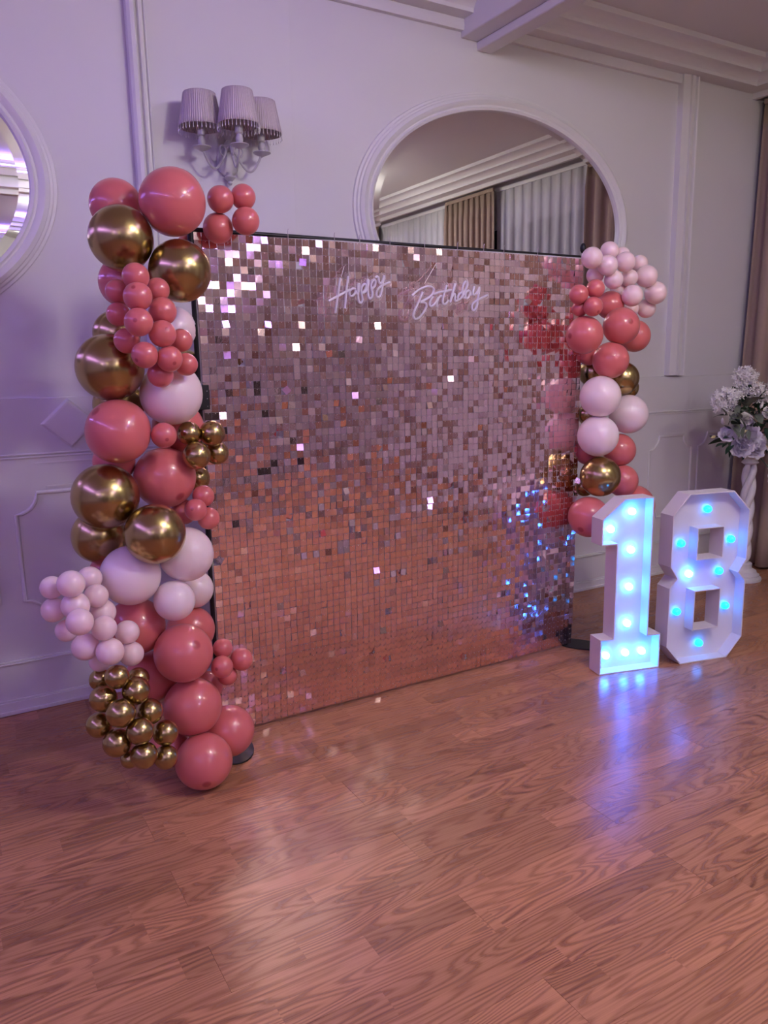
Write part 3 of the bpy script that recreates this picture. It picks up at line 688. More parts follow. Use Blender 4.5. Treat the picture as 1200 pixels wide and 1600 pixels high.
    (0.445, 2.612, 0.303, 0.0483, 'G', 'small gold cluster at the foot of the left garland', 'small gold balloon at the lower left of the floor cluster', None),
    (0.515, 2.564, 0.348, 0.0463, 'G', 'small gold cluster at the foot of the left garland', 'small gold balloon at the front, right of middle in the floor cluster', None),
    (0.613, 2.62, 0.291, 0.045, 'G', 'small gold cluster at the foot of the left garland', 'small gold balloon at the right end of the floor cluster', None),
    (0.521, 2.562, 0.257, 0.0454, 'G', 'small gold cluster at the foot of the left garland', 'lowest small gold balloon at the front of the floor cluster', None),
    (0.603, 2.6, 0.209, 0.0425, 'G', 'small gold cluster at the foot of the left garland', 'small gold balloon at the lower right, next to the lowest coral balloon', None),
    (0.485, 2.623, 0.225, 0.032, 'G', 'small gold cluster at the foot of the left garland', 'small gold balloon underneath, half hidden at the bottom of the cluster', None),
    (2.901, 2.904, 2.06, 0.0512, 'P', 'pale pink cluster on the right garland', 'pale pink balloon at the left tip of the right cluster, on the panel corner', None),
    (3.101, 2.983, 2.114, 0.0468, 'P', 'pale pink cluster on the right garland', 'topmost pale pink balloon of the right garland', None),
    (2.99, 2.887, 2.027, 0.0501, 'P', 'pale pink cluster on the right garland', 'pale pink balloon at the front left of the right cluster', None),
    (3.142, 2.913, 2.053, 0.0496, 'P', 'pale pink cluster on the right garland', 'pale pink balloon at the front, upper middle of the right cluster', None),
    (3.187, 2.978, 2.096, 0.041, 'P', 'pale pink cluster on the right garland', 'pale pink balloon barely showing behind the top of the right cluster', None),
    (3.334, 2.993, 2.063, 0.0435, 'P', 'pale pink cluster on the right garland', 'pale pink balloon at the back, upper right of the right cluster', None),
    (3.053, 2.902, 1.962, 0.0463, 'P', 'pale pink cluster on the right garland', 'pale pink balloon in the lower middle, just above the coral balloons', [-0.613, -0.43, -0.663]),
    (3.219, 2.954, 1.983, 0.0444, 'P', 'pale pink cluster on the right garland', 'pale pink balloon set back in the centre of the right cluster', None),
    (3.317, 2.927, 1.991, 0.0557, 'P', 'pale pink cluster on the right garland', 'large pale pink balloon on the upper right flank of the right cluster', None),
    (3.166, 2.88, 1.886, 0.0531, 'P', 'pale pink cluster on the right garland', 'pale pink balloon at the lower front, over the coral balloon', None),
    (3.387, 2.923, 1.91, 0.0573, 'P', 'pale pink cluster on the right garland', 'outermost pale pink balloon at the right end of the right cluster', None),
    (3.399, 2.99, 1.835, 0.0494, 'P', 'pale pink cluster on the right garland', 'lowest pale pink balloon of the right cluster, under the outermost one', None),
    (2.996, 2.973, 1.989, 0.0436, 'P', 'pale pink cluster on the right garland', 'lilac shaded pale pink balloon under the left tip of the right cluster', None),
    (3.22, 3.022, 1.932, 0.0453, 'P', 'pale pink cluster on the right garland', 'pale pink balloon in shade at the back of the right cluster', None),
    (3.319, 3.024, 1.836, 0.0412, 'P', 'pale pink cluster on the right garland', 'pale pink balloon sliver between coral balloon and lowest pale pink one', None),
    (2.788, 2.872, 1.881, 0.0464, 'C', 'small coral balloons on the right garland', 'leftmost of four small coral balloons on the right garland, before sequins', None),
    (2.87, 2.843, 1.908, 0.0443, 'C', 'small coral balloons on the right garland', 'highest of four small coral balloons on the right garland', None),
    (2.836, 2.82, 1.821, 0.0463, 'C', 'small coral balloons on the right garland', 'small coral balloon with dark spot at lower right of the right garland four', [-0.072, -0.817, -0.571]),
    (2.83, 2.904, 1.818, 0.0397, 'C', 'small coral balloons on the right garland', 'small coral balloon hidden behind the other small ones on the right garland', None),
    (3.116, 2.979, 1.845, 0.0703, 'C', 'large balloons of the right garland', 'uppermost larger coral balloon of the right garland, behind the small ones', None),
    (2.842, 2.881, 1.69, 0.0905, 'C', 'large balloons of the right garland', 'large coral balloon overhanging the right panel edge', [-0.995, 0.085, -0.05]),
    (3.091, 2.875, 1.735, 0.0909, 'C', 'large balloons of the right garland', 'darker coral balloon right of the one overhanging the panel', [-0.284, -0.936, 0.207]),
    (3.368, 3.034, 1.692, 0.0838, 'C', 'large balloons of the right garland', 'coral balloon behind the darker coral one, at the outer right', None),
    (3.05, 2.9, 1.565, 0.0906, 'C', 'large balloons of the right garland', 'lowest of the upper coral balloons, just above the white ones', None),
    (3.039, 3.044, 1.6, 0.059, 'C', 'large balloons of the right garland', 'coral balloon sliver in shade under the one overhanging the panel', None),
    (3.294, 3.042, 1.468, 0.088, 'G', 'large balloons of the right garland', 'gold balloon at the outer right, above the white balloons', None),
    (3.413, 3.109, 1.412, 0.0593, 'G', 'large balloons of the right garland', 'gold balloon sliver under the outer right gold one', None),
    (3.117, 3.089, 1.502, 0.0739, 'G', 'large balloons of the right garland', 'dark gold balloon at the panel edge above the upper white balloon', None),
    (3.048, 3.038, 1.282, 0.0602, 'G', 'large balloons of the right garland', 'gold balloon sliver between two white balloons at the panel edge', None),
    (2.986, 2.9, 1.384, 0.1023, 'W', 'large balloons of the right garland', 'upper white balloon of the right garland', None),
    (3.31, 3.003, 1.275, 0.1037, 'W', 'large balloons of the right garland', 'outer right white balloon of the right garland', None),
    (2.997, 2.917, 1.181, 0.1041, 'W', 'large balloons of the right garland', 'lower white balloon at the panel edge, above the gold chrome one', None),
    (3.265, 3.02, 1.078, 0.0894, 'C', 'large balloons of the right garland', 'coral balloon beside the lower white balloon of the right garland', None),
    (3.055, 3.046, 1.082, 0.0678, 'C', 'large balloons of the right garland', 'dark coral balloon in shade under the lower white balloon', None),
    (3.012, 2.906, 0.968, 0.1036, 'G', 'large balloons of the right garland', 'large gold chrome balloon at the foot of the right garland', None),
    (3.032, 3.04, 0.893, 0.0512, 'G', 'large balloons of the right garland', 'small gold balloon in shade at the panel edge, low on the right garland', None),
    (3.261, 2.985, 0.914, 0.086, 'C', 'large balloons of the right garland', 'coral balloon right of the large gold chrome one on the right garland', None),
    (3.373, 2.997, 0.761, 0.114, 'C', 'large balloons of the right garland', 'coral balloon behind the top of the marquee number one', None),
    (2.946, 2.915, 0.757, 0.1059, 'C', 'large balloons of the right garland', 'lowest balloon of the right garland, coral, left of the marquee number one', [-0.815, -0.298, -0.497]),
]
def hidden_by_balloon(p):
    o = Vector((0, 0, CAM_H)); d = (p-o); L = d.length; d.normalize()
    for b in BALLS:
        c = Vector(b[:3])-o; t = c.dot(d)
        if 0 < t < L and (c-d*t).length < b[3]: return True
    return False
TW, TH, TT = .0141, .0288, .0003
tile = MB()
vs = [(-TW, -TT, -TH), (TW, -TT, -TH), (TW, -TT, 0), (-TW, -TT, 0), (-TW, TT, -TH), (TW, TT, -TH), (TW, TT, 0), (-TW, TT, 0)]
tf = [(0,1,2,3),(5,4,7,6),(4,0,3,7),(1,5,6,2),(3,2,6,7),(4,5,1,0)]
tile_me = MB().add(vs, tf).mesh('sequin')
tiles = []
rs = random.Random(5)
panel_t = {}
for r in range(NR):
    for c in range(NC):
        x = PX0+(c+.5)*PITCH_S; z = 2.078-r*PITCH_Z-.003
        if z-TH < .004: continue
        y = sheet(x, z)-.004; low = .6 if z < .40 else 1
        key = (c//10, r//10)
        if key not in panel_t: panel_t[key] = (rs.gauss(0, .010), rs.gauss(0, .014))
        dz = (sheet(x, z)-sheet(x, z-.03))/.03; dx = (sheet(x+.015, z)-sheet(x-.015, z))/.03
        u = rs.random()
        nz_ = noise.noise((x*2.2, z*2.2, 11))
        k = 1+1.2*max(0, nz_)
        if u < .86: px, yw, rl_ = rs.gauss(0, .033)*k*low, rs.gauss(0, .048)*k*low, rs.gauss(0, .02)
        elif u < .965: px, yw, rl_ = rs.gauss(-.01, .08), rs.gauss(0, .10), rs.gauss(0, .05)
        elif u < .994: px, yw, rl_ = rs.gauss(-.12, .16), rs.gauss(0, .16), rs.gauss(0, .10)
        else: px, yw, rl_ = rs.gauss(-.2, .3), rs.gauss(0, .5), rs.gauss(0, .7)
        pt = panel_t[key]
        # px<0 swings the free lower edge towards the room, so the face looks up less; >0 the other way
        R = Euler((px+pt[0]-dz*.6, rl_, yw+pt[1]+dx*.6), 'XYZ')
        tiles.append((Vector((x, y, z)), R))
vis = []
for i, (p, R) in enumerate(tiles):
    q = p+Vector((0, 0, -.014)); d = q-Vector((0, 0, CAM_H)); dist = d.length
    if hidden_by_balloon(q): continue
    vis.append(((-d.y/dist)*-1/(dist*dist), i))
vis.sort(reverse=True)
big = {i for _, i in vis[:298]}
st = MB(); pins = MB()
for i, (p, R) in enumerate(tiles):
    if i in big: link('sequin', tile_me, M_rose, bd, p-BO, R)
    else:
        m3 = R.to_matrix(); st.add([m3 @ Vector(v)+p-BO for v in vs], tf)
    q = p-BO+Vector((0, -.0016, -.0035))
    pins.add([q+Vector(a) for a in ((-.0013, 0, -.0013), (.0013, 0, -.0013), (.0013, 0, .0013), (-.0013, 0, .0013), (0, -.0012, 0))], [(0,1,4),(1,2,4),(2,3,4),(3,0,4),(3,2,1,0)])
so = obj('sequin_field', st, M_rose, bd, angle=None); so['kind'] = 'stuff'
M_pin = mat('clear pin', (0.9, 0.85, 0.85), 0.25)
po = obj('sequin_pins', pins, M_pin, bd, angle=None); po['kind'] = 'stuff'

# ---------------------------------------------------------------- neon words
NEON = [[[[1.551, 1.9225], [1.5438, 1.8837], [1.5348, 1.837], [1.524, 1.7785]], [[1.5889, 1.9304], [1.5817, 1.8901], [1.5742, 1.8432], [1.5698, 1.7988]], [[1.4943, 1.827], [1.5276, 1.8433], [1.5534, 1.8556], [1.5749, 1.8666], [1.5964, 1.8763]], [[1.6225, 1.8771], [1.6119, 1.882], [1.598, 1.8764], [1.5905, 1.8618], [1.5957, 1.8503], [1.6064, 1.8493], [1.6173, 1.8587], [1.6233, 1.8732], [1.6237, 1.8654], [1.629, 1.859], [1.636, 1.8658], [1.6409, 1.8868], [1.6424, 1.8986], [1.6382, 1.9019], [1.6337, 1.8944], [1.6341, 1.8657], [1.6323, 1.8447], [1.6365, 1.8264], [1.6447, 1.8214], [1.6542, 1.8295], [1.6553, 1.8453], [1.6495, 1.8609], [1.6493, 1.8793], [1.6569, 1.8965], [1.6679, 1.9029], [1.6739, 1.8958], [1.6704, 1.8799], [1.6608, 1.8678], [1.6529, 1.8636]], [[1.6529, 1.8636], [1.667, 1.8667], [1.6782, 1.8802], [1.6849, 1.8988], [1.6875, 1.9159], [1.6839, 1.9202], [1.68, 1.913], [1.6815, 1.8855], [1.6817, 1.8566], [1.6867, 1.8435], [1.6945, 1.8405], [1.7026, 1.8492], [1.7039, 1.8651], [1.6986, 1.8808], [1.6978, 1.8992], [1.7041, 1.9165], [1.7137, 1.9221], [1.7208, 1.9158], [1.7185, 1.8999], [1.7098, 1.8877], [1.7002, 1.8822]], [[1.7192, 1.9289], [1.7282, 1.9358], [1.735, 1.9308], [1.7366, 1.9164], [1.7418, 1.9047], [1.7504, 1.9089], [1.758, 1.9225], [1.7645, 1.9439], [1.7595, 1.9172], [1.7518, 1.8825], [1.7439, 1.857], [1.7342, 1.8474], [1.7247, 1.8511], [1.7235, 1.8657], [1.7318, 1.8832], [1.7495, 1.897], [1.7689, 1.9043], [1.7921, 1.9125]]], [[[1.9046, 1.8597], [1.9216, 1.8745], [1.947, 1.8899], [1.981, 1.9013], [2.0066, 1.9028], [2.0203, 1.8929], [2.0176, 1.8738], [1.9999, 1.8578], [1.972, 1.844], [1.9421, 1.8316], [1.9697, 1.8346], [1.9829, 1.8228], [1.9759, 1.8036], [1.9564, 1.7791], [1.9372, 1.7625], [1.9181, 1.7595], [1.9086, 1.7714], [1.9143, 1.7922], [1.9336, 1.8252], [1.9487, 1.853], [1.9608, 1.8773]], [[2.0158, 1.86], [1.9997, 1.8405], [1.9953, 1.8248], [2.0038, 1.8146], [2.0212, 1.8237], [2.0364, 1.8414], [2.0452, 1.8555]], [[2.0184, 1.8694], [2.0497, 1.8793], [2.0846, 1.8845], [2.1155, 1.8907]], [[2.0354, 1.8135], [2.0381, 1.8345], [2.0452, 1.8538], [2.0561, 1.8628], [2.0626, 1.8612]], [[2.0913, 1.9108], [2.0802, 1.8844], [2.0692, 1.8527], [2.0678, 1.8334], [2.0765, 1.8256], [2.0911, 1.8322], [2.0999, 1.8464]], [[2.1377, 1.9194], [2.1266, 1.8893], [2.1154, 1.8574], [2.1074, 1.8298], [2.1154, 1.8539], [2.1266, 1.8717], [2.1368, 1.8755], [2.1368, 1.8615], [2.1332, 1.8473], [2.1421, 1.8411], [2.1556, 1.8496]], [[2.1758, 1.8819], [2.16, 1.8762], [2.1502, 1.8583], [2.1556, 1.8478], [2.1713, 1.8553], [2.1893, 1.8841], [2.2051, 1.9111], [2.205, 1.9288], [2.1937, 1.9309], [2.1824, 1.9174], [2.1771, 1.8943], [2.178, 1.8661], [2.1871, 1.8557], [2.1984, 1.8631]], [[2.2211, 1.8886], [2.2097, 1.8918], [2.1961, 1.8808], [2.1939, 1.8612], [2.203, 1.8533], [2.2166, 1.8654], [2.2242, 1.8887], [2.2243, 1.8745], [2.2307, 1.8704]], [[2.247, 1.9108], [2.238, 1.8891], [2.2371, 1.8748], [2.2463, 1.8715], [2.2601, 1.8826], [2.2715, 1.8991], [2.2769, 1.9125], [2.2716, 1.8865], [2.2649, 1.8469], [2.2568, 1.8144], [2.2444, 1.8016], [2.2329, 1.8067], [2.2309, 1.8246], [2.2442, 1.8411], [2.2787, 1.8563], [2.3215, 1.8743]]], [[[1.5617, 1.928], [1.5938, 1.9743]], [[1.9768, 1.9138], [2.0624, 2.0054]]]]
def smooth(pts, it=3):
    for _ in range(it):
        o = [pts[0]]
        for a, b in zip(pts, pts[1:]): o += [((3*a[0]+b[0])/4, (3*a[1]+b[1])/4), ((a[0]+3*b[0])/4, (a[1]+3*b[1])/4)]
        o.append(pts[-1]); pts = o
    return pts
def acrylic(strokes, R=.015, h=.004):
    pts = [p for s in strokes for p in s]
    x0 = min(p[0] for p in pts)-.03; z0 = min(p[1] for p in pts)-.03; x1 = max(p[0] for p in pts)+.03; z1 = max(p[1] for p in pts)+.03
    cell = {}
    for p in pts: cell.setdefault((int(p[0]/.03), int(p[1]/.03)), []).append(p)
    def near(x, z):
        best = (9, None)
        i, j = int(x/.03), int(z/.03)
        for a in (-1, 0, 1):
            for b in (-1, 0, 1):
                for p in cell.get((i+a, j+b), ()):
                    d = math.hypot(p[0]-x, p[1]-z)
                    if d < best[0]: best = (d, p)
        return best
    nx, nz = int((x1-x0)/h)+1, int((z1-z0)/h)+1
    D = [[near(x0+i*h, z0+j*h) for i in range(nx+1)] for j in range(nz+1)]
    keep = [(i, j) for j in range(nz) for i in range(nx) if sum(D[j+b][i+a][0] < R+.5*h for a in (0, 1) for b in (0, 1)) >= 4]
    idx = {}; V = []
    def vid(i, j):
        if (i, j) not in idx:
            idx[(i, j)] = len(V); x, z = x0+i*h, z0+j*h; d, p = D[j][i]
            if d > R-h*.9 and p: k = R/max(d, 1e-4); x, z = p[0]+(x-p[0])*k, p[1]+(z-p[1])*k
            V.append((x, z))
        return idx[(i, j)]
    F = [(vid(i, j), vid(i+1, j), vid(i+1, j+1), vid(i, j+1)) for i, j in keep]
    n = len(V); E = {}
    for f in F:
        for a, b in zip(f, f[1:]+f[:1]): E[(a, b)] = 1
    fs = list(F)+[tuple(a+n for a in f[::-1]) for f in F]+[(b, a, a+n, b+n) for a, b in E if (b, a) not in E]
    return V, fs
NY = 2.985
for word, strokes, wire, lab in (('happy', NEON[0], NEON[2][0], 'white neon script sign reading Happy hung on the sequin wall'), ('birthday', NEON[1], NEON[2][1], 'white neon script sign reading Birthday hung on the sequin wall')):
    ss = [smooth([tuple(p) for p in s]) for s in strokes]
    cx = sum(p[0] for s in ss for p in s)/sum(len(s) for s in ss); cz = sum(p[1] for s in ss for p in s)/sum(len(s) for s in ss)
    t = thing('neon_sign', lab, 'neon sign', (cx, NY, cz), group='two neon words on the sequin wall')
    for s in ss:
        obj('neon_tube', MB().tube([(p[0]-cx, 0, p[1]-cz) for p in s], .0052, 8), M_neon, t)
    V, fs = acrylic(ss)
    n = len(V)
    ac = MB().add([(a-cx, .008, b-cz) for a, b in V]+[(a-cx, .012, b-cz) for a, b in V], fs)
    obj('acrylic_backing', ac, M_clear, t, angle=math.radians(50))
    a, b = wire
    obj('hanging_wire', MB().tube([(a[0]-cx, .01, a[1]-cz), (b[0]-cx, .045, b[1]-cz)], .0012, 6), M_pin, t)

# ---------------------------------------------------------------- balloons
def make_balloon(i, b):
    c = Vector(b[:3]); r = b[3]; rng = random.Random(i)
    if b[7]: ax = Vector(b[7])
    else:
        toc = (c-Vector((0, 0, CAM_H))).normalized(); ax = (toc*.8+Vector((rng.gauss(0, .5), rng.gauss(0, .5), rng.gauss(0, .5)))).normalized()
    Q = Vector((0, 0, 1)).rotation_difference(ax).to_matrix()
    nu, nv = (40, 24) if r > .06 else (28, 18)
    vs = []; fs = []
    for j in range(nv+1):
        th = PI*j/nv; k = 1-.035*(math.cos(th)**2)*(1 if math.cos(th) > 0 else .2)+.02*math.sin(th)**2
        for a in range(nu):
            ph = 2*PI*a/nu
            vs.append(Q @ Vector((math.sin(th)*math.cos(ph)*r*k, math.sin(th)*math.sin(ph)*r*k, math.cos(th)*r*(.985 if math.cos(th) > 0 else 1.03))))
    for j in range(nv):
        for a in range(nu): fs.append((j*nu+a, (j+1)*nu+a, (j+1)*nu+(a+1) % nu, j*nu+(a+1) % nu))
    # latex squashed flat where it presses on its neighbours
    for k, o in enumerate(BALLS):
        if k == i: continue
        d = Vector(o[:3])-c; L = d.length
        if L < (r+o[3])*1.03 and L > 1e-5:
            d /= L; h = (L*L+r*r-o[3]**2)/(2*L)-.0006
            h = max(h, .25*r)
            for q, v in enumerate(vs):
                e = v.dot(d)-h
                if e > 0: vs[q] = v-d*e
    for q, v in enumerate(vs):      # rest on the floor, lean on the sequins
        if v.z+c.z < .0015: vs[q].z = .0015-c.z
        if .935 < v.x+c.x < 2.985:
            if c.y < 3.04 and v.y+c.y > 3.022: vs[q].y = 3.022-c.y
            elif c.y >= 3.04 and v.y+c.y < 3.085: vs[q].y = 3.085-c.y
    iv = Q.transposed()
    mb = MB().add([iv @ v for v in vs], fs, True)
    o = link(names[b[4]], mb.mesh('balloon', math.radians(60)), BAL_M[b[4]], None, c, Q.to_euler())
    return tag(o, b[6], 'balloon', b[5])
names = {'C': 'coral_balloon', 'G': 'gold_balloon', 'W': 'white_balloon', 'P': 'pale_pink_balloon'}
for i, b in enumerate(BALLS): make_balloon(i, b)

# ---------------------------------------------------------------- marquee numbers
def offset_poly(P, d):     # inset a counter-clockwise polygon by d
    n = len(P); out = []
    for i in range(n):
        a, b, c = Vector(P[i-1]), Vector(P[i]), Vector(P[(i+1) % n])
        e1 = (b-a).normalized(); e2 = (c-b).normalized(); n1 = Vector((-e1.y, e1.x)); n2 = Vector((-e2.y, e2.x))
        m = (n1+n2).normalized(); out.append(b+m*(d/max(.3, m.dot(n1))))
    return [tuple(p) for p in out]
def rim(P, depth, wth):
    I = offset_poly(P, wth); n = len(P); vs = []
    for poly in (P, I):
        for y in (0, depth): vs += [(p[0], y, p[1]) for p in poly]
    fs = []
    for i in range(n):
        j = (i+1) % n
        fs += [(i, j, n+j, n+i), (2*n+j, 2*n+i, 3*n+i, 3*n+j), (j, i, 2*n+i, 2*n+j), (n+i, n+j, 3*n+j, 3*n+i)]
    return MB().add(vs, fs)
def face_with_holes(P, holes, y):
    import bmesh
    bm = bmesh.new(); es = []
    for poly in [P]+holes:
        vv = [bm.verts.new((p[0], y, p[1])) for p in poly]
        es += [bm.edges.new((vv[k], vv[(k+1) % len(vv)])) for k in range(len(vv))]
    bmesh.ops.triangle_fill(bm, use_beauty=True, use_dissolve=False, edges=es)
    r = bmesh.ops.extrude_face_region(bm, geom=bm.faces[:])
    for v in [g for g in r['geom'] if isinstance(g, bmesh.types.BMVert)]: v.co.y += .005
    bmesh.ops.recalc_face_normals(bm, faces=bm.faces[:])
    me = bpy.data.meshes.new('back_panel'); bm.to_mesh(me); bm.free(); return me
def marquee(name, label, A, U, P, holes, bulbs, lean=0):
    t = thing(name, label, 'marquee number', A, math.atan2(U[1], U[0]), group='lit marquee numbers')
    obj('side_rim', rim(P, .10, .006), M_white, t, bevel=.0008, angle=math.radians(20))
    for hpoly in holes:
        obj('hole_rim', rim(hpoly, .10, -.0055), M_white, t, bevel=.0008, angle=math.radians(20))
    hin = [offset_poly(h, -.003) for h in holes]
    link('back_panel', face_with_holes(offset_poly(P, .003), hin, .066), M_white, t)
    for x, z, s in bulbs:
        bo = obj('bulb', MB().ball((x, .052, z), (.0195, .0215, .0195), 18, 12), M_bulb1 if s else M_bulb2, t)
        obj('bulb_collar', MB().lathe([(.011, 0), (.014, .002), (.014, .012), (.011, .016)], 16, (x, .068, z), Matrix.Rotation(PI/2, 3, 'X')), M_white, bo)
    return t
one = [(0,0),(.346,0),(.346,.185),(.272,.185),(.272,.90),(.110,.90),(-.013,.803),(-.013,.672),(.072,.672),(.072,.185),(0,.185)]
marquee('marquee_number', 'tall white marquee number 1 with eight glowing blue bulbs on the floor', (2.794, 2.655, 0), (.967, -.255), one, [],
        [(x+.034, z-.012*(1.567-z), 1) for x, z in ((.149,.832),(.032,.751),(.152,.638),(.150,.447),(.148,.256),(.031,.097),(.144,.10),(.241,.097))])
def mir(h): return [(.152+a, z) for a, z in h]
eight = mir([(-.147,0),(.147,0),(.237,.105),(.237,.418),(.193,.465),(.237,.530),(.237,.795),(.125,.90),(-.147,.90),(-.237,.795),(-.237,.530),(-.193,.465),(-.237,.418),(-.237,.105)])
eight[7] = (.152+.130, .90); eight[8] = (.152-.140, .90)
holes = [mir([(-.076,.557),(.076,.557),(.076,.714),(-.076,.714)]), mir([(-.076,.18),(.076,.18),(.076,.384),(-.076,.384)])]
marquee('marquee_number', 'tall white marquee number 8 with eight blue bulbs, two square holes', (3.246, 2.535, 0), (.976, -.22), eight, holes,
        [(x+.040, z-.012*(1.567-z), b) for x, z, b in ((.125,.814,0),(-.027,.648,0),(.285,.644,0),(.031,.482,1),(.222,.480,0),(-.031,.287,0),(.277,.286,0),(.121,.098,0))])

# ---------------------------------------------------------------- pedestal and flowers
PD = Vector((4.945, 3.37, 0))
pd = thing('twisted_pedestal', 'white barley-twist pedestal holding flowers beside the taupe curtain', 'pedestal', PD)
obj('base', MB().lathe([(.125, 0), (.128, .012), (.125, .022), (.108, .03), (.112, .042), (.095, .052), (.09, .07), (.062, .085), (.058, .10), (.06, .12), (.05, .128)], 36), M_ped, pd)
for k in range(3):
    pts = []; nn = 60
    for i in range(nn+1):
        u = i/nn; a = 2*PI*(k/3)+u*2*PI*1.55; rr = .026
        pts.append((rr*math.cos(a), rr*math.sin(a), .125+u*.715))
    obj('twist_strand', MB().tube(pts, [.0245*min(1, .55+min(i, nn-i)*.12) for i in range(nn+1)], 12), M_ped, pd)
obj('capital', MB().lathe([(.04, .832), (.058, .845), (.05, .855), (.045, .868), (.06, .882), (.085, .89), (.088, .905), (.02, .906)], 32), M_ped, pd)

fl = thing('flower_arrangement', 'white flower and green leaf bouquet on the twisted pedestal', 'flower arrangement', PD+Vector((0, 0, .906)))
FO = PD+Vector((0, 0, .906))
def leaf_mesh(L, W):
    mb = MB(); vs = []; fs = []; n = 8
    for i in range(n+1):
        u = i/n; w_ = W*math.sin(PI*min(1, u*.93+.05))**.8*(1-u*.25); z = .12*L*math.sin(u*2.2)
        vs += [(-w_, u*L, z+.18*w_), (0, u*L, z), (w_, u*L, z+.18*w_)]
    for i in range(n):
        q = i*3; fs += [(q, q+1, q+4, q+3), (q+1, q+2, q+5, q+4)]
    return mb.add(vs, fs, True).mesh('leaf')
lm = [leaf_mesh(.13, .022), leaf_mesh(.11, .034), leaf_mesh(.15, .016)]
rf = random.Random(3)
def put_leaf(p, d, k, m, roll=0, s=1):
    me = lm[k]
    o = bpy.data.objects.new('leaf', me.copy() if me.materials and me.materials[0] is not m else me); COL.objects.link(o)
    if not o.data.materials: o.data.materials.append(m)
    else: o.data.materials[0] = m
    if o.data is not me: pass
    o.parent = fl; o.location = Vector(p)-FO; o.scale = (s, s, s)
    q = Vector(d).to_track_quat('Y', 'Z'); o.rotation_euler = (q.to_matrix() @ Matrix.Rotation(roll, 3, 'Y')).to_euler()
leaf_sets = {}
def leafdata(k, m):
    if (k, m.name) not in leaf_sets:
        me = lm[k].copy(); me.materials.clear(); me.materials.append(m); leaf_sets[(k, m.name)] = me
    return leaf_sets[(k, m.name)]
def leaf_at(p, d, k, m, roll=0, s=1):
    o = bpy.data.objects.new('leaf', leafdata(k, m)); COL.objects.link(o); o.parent = fl; o.location = Vector(p)-FO; o.scale = (s, s, s)
    q = Vector(d).to_track_quat('Y', 'Z'); o.rotation_euler = (q.to_matrix() @ Matrix.Rotation(roll, 3, 'Y')).to_euler()
core = Vector((4.80, 3.32, 1.10))
for i in range(120):          # dark and grey leaves filling the bouquet
    a = rf.uniform(0, 2*PI); e = rf.uniform(-.9, 1.2); rad = rf.uniform(.03, .24)
    d = Vector((math.cos(a)*math.cos(e), math.sin(a)*math.cos(e)*.8, math.sin(e)))
    p = core+Vector((rf.uniform(-.10, .26), rf.uniform(-.08, .08), rf.uniform(-.08, .14)))+d*rad*.6
    if p.x+d.x*.12 > 5.3 or p.z < .95: continue
    leaf_at(p, d+Vector((0, -.4, -.1)), rf.choice((0, 1, 0, 2)), M_leaf, rf.uniform(-.8, .8), rf.uniform(.7, 1.15))
for i in range(26):           # grey-green leaves at the left shoulder
    p = Vector((4.545, 3.20, 1.19))+Vector((rf.uniform(-.10, .14), rf.uniform(-.06, .06), rf.uniform(-.10, .10)))
    d = Vector((rf.uniform(-1, .3), rf.uniform(-.8, .1), rf.uniform(-.9, .5)))
    leaf_at(p, d, rf.choice((1, 1, 0)), M_leaf2, rf.uniform(-.8, .8), rf.uniform(.6, 1.0))
for p, d in (((4.60, 3.28, 1.05), (-1, -.2, -.1)), ((4.60, 3.28, 1.02), (-1, -.2, -.35)), ((4.58, 3.28, 1.09), (-1, -.2, .3)), ((4.62, 3.28, 1.0), (-.8, -.2, -.5)), ((4.55, 3.28, 1.01), (-1, -.1, -.2)),
             ((4.90, 3.22, 1.12), (.2, -.6, -1)), ((4.86, 3.22, 1.10), (-.3, -.6, -1)), ((4.93, 3.22, 1.14), (.7, -.5, -.8)), ((5.0, 3.25, 1.36), (.5, -.3, .8)), ((5.04, 3.25, .92), (.5, -.5, -.5)), ((5.0, 3.24, .93), (.1, -.5, -.8))):
    leaf_at(p, d, 0, M_leaf, rf.uniform(-.4, .4), 1.0)
sm_ = MB()
for tgt in ((4.50, 3.3, 1.28), (4.71, 3.3, 1.40), (4.88, 3.3, 1.30), (4.40, 3.3, 1.067), (4.67, 3.28, 1.09), (4.89, 3.25, 1.19), (4.66, 3.25, 1.16), (4.54, 3.3, 1.07), (5.0, 3.25, .80)):
    a = FO+Vector((0, 0, .004)); m_ = a.lerp(Vector(tgt), .5)+Vector((0, .03, .05)); 
    sm_.tube([a-FO, (a.lerp(m_, .6)+Vector((0, 0, .02)))-FO, m_-FO, Vector(tgt)-FO], .0035, 6)
obj('stems', sm_, M_leaf, fl)
def spray(center, rads, n, size, m, seed):
    rg = random.Random(seed); mb = MB()
    for i in range(n):
        v = Vector((rg.gauss(0, 1), rg.gauss(0, 1), rg.gauss(0, 1))).normalized()*rg.uniform(.55, 1)
        p = Vector(center)+Vector((v.x*rads[0], v.y*rads[1], v.z*rads[2]))-FO
        ax = (v+Vector((rg.gauss(0, .4), rg.gauss(0, .4)-.3, rg.gauss(0, .4)))).normalized()
        q = Vector((0, 0, 1)).rotation_difference(ax).to_matrix(); a0 = rg.uniform(0, PI)
        for k in range(4):
            a = a0+k*PI/2; e = Vector((math.cos(a), math.sin(a), .35)); f = Vector((-math.sin(a), math.cos(a), 0))
            P_ = [Vector((0, 0, 0)), e*size*.6+f*size*.28, e*size+Vector((0, 0, size*.1)), e*size*.6-f*size*.28]
            mb.add([p+q @ x for x in P_], [(0, 1, 2, 3)])
        mb.add([p+q @ Vector(x)*size for x in ((.12, 0, 0), (-.06, .1, 0), (-.06, -.1, 0), (0, 0, -1.6))], [(0,1,2),(0,3,1),(1,3,2),(2,3,0)])
    o = obj('floret_spray', mb, m, fl, angle=None); o['kind'] = 'stuff'; return o
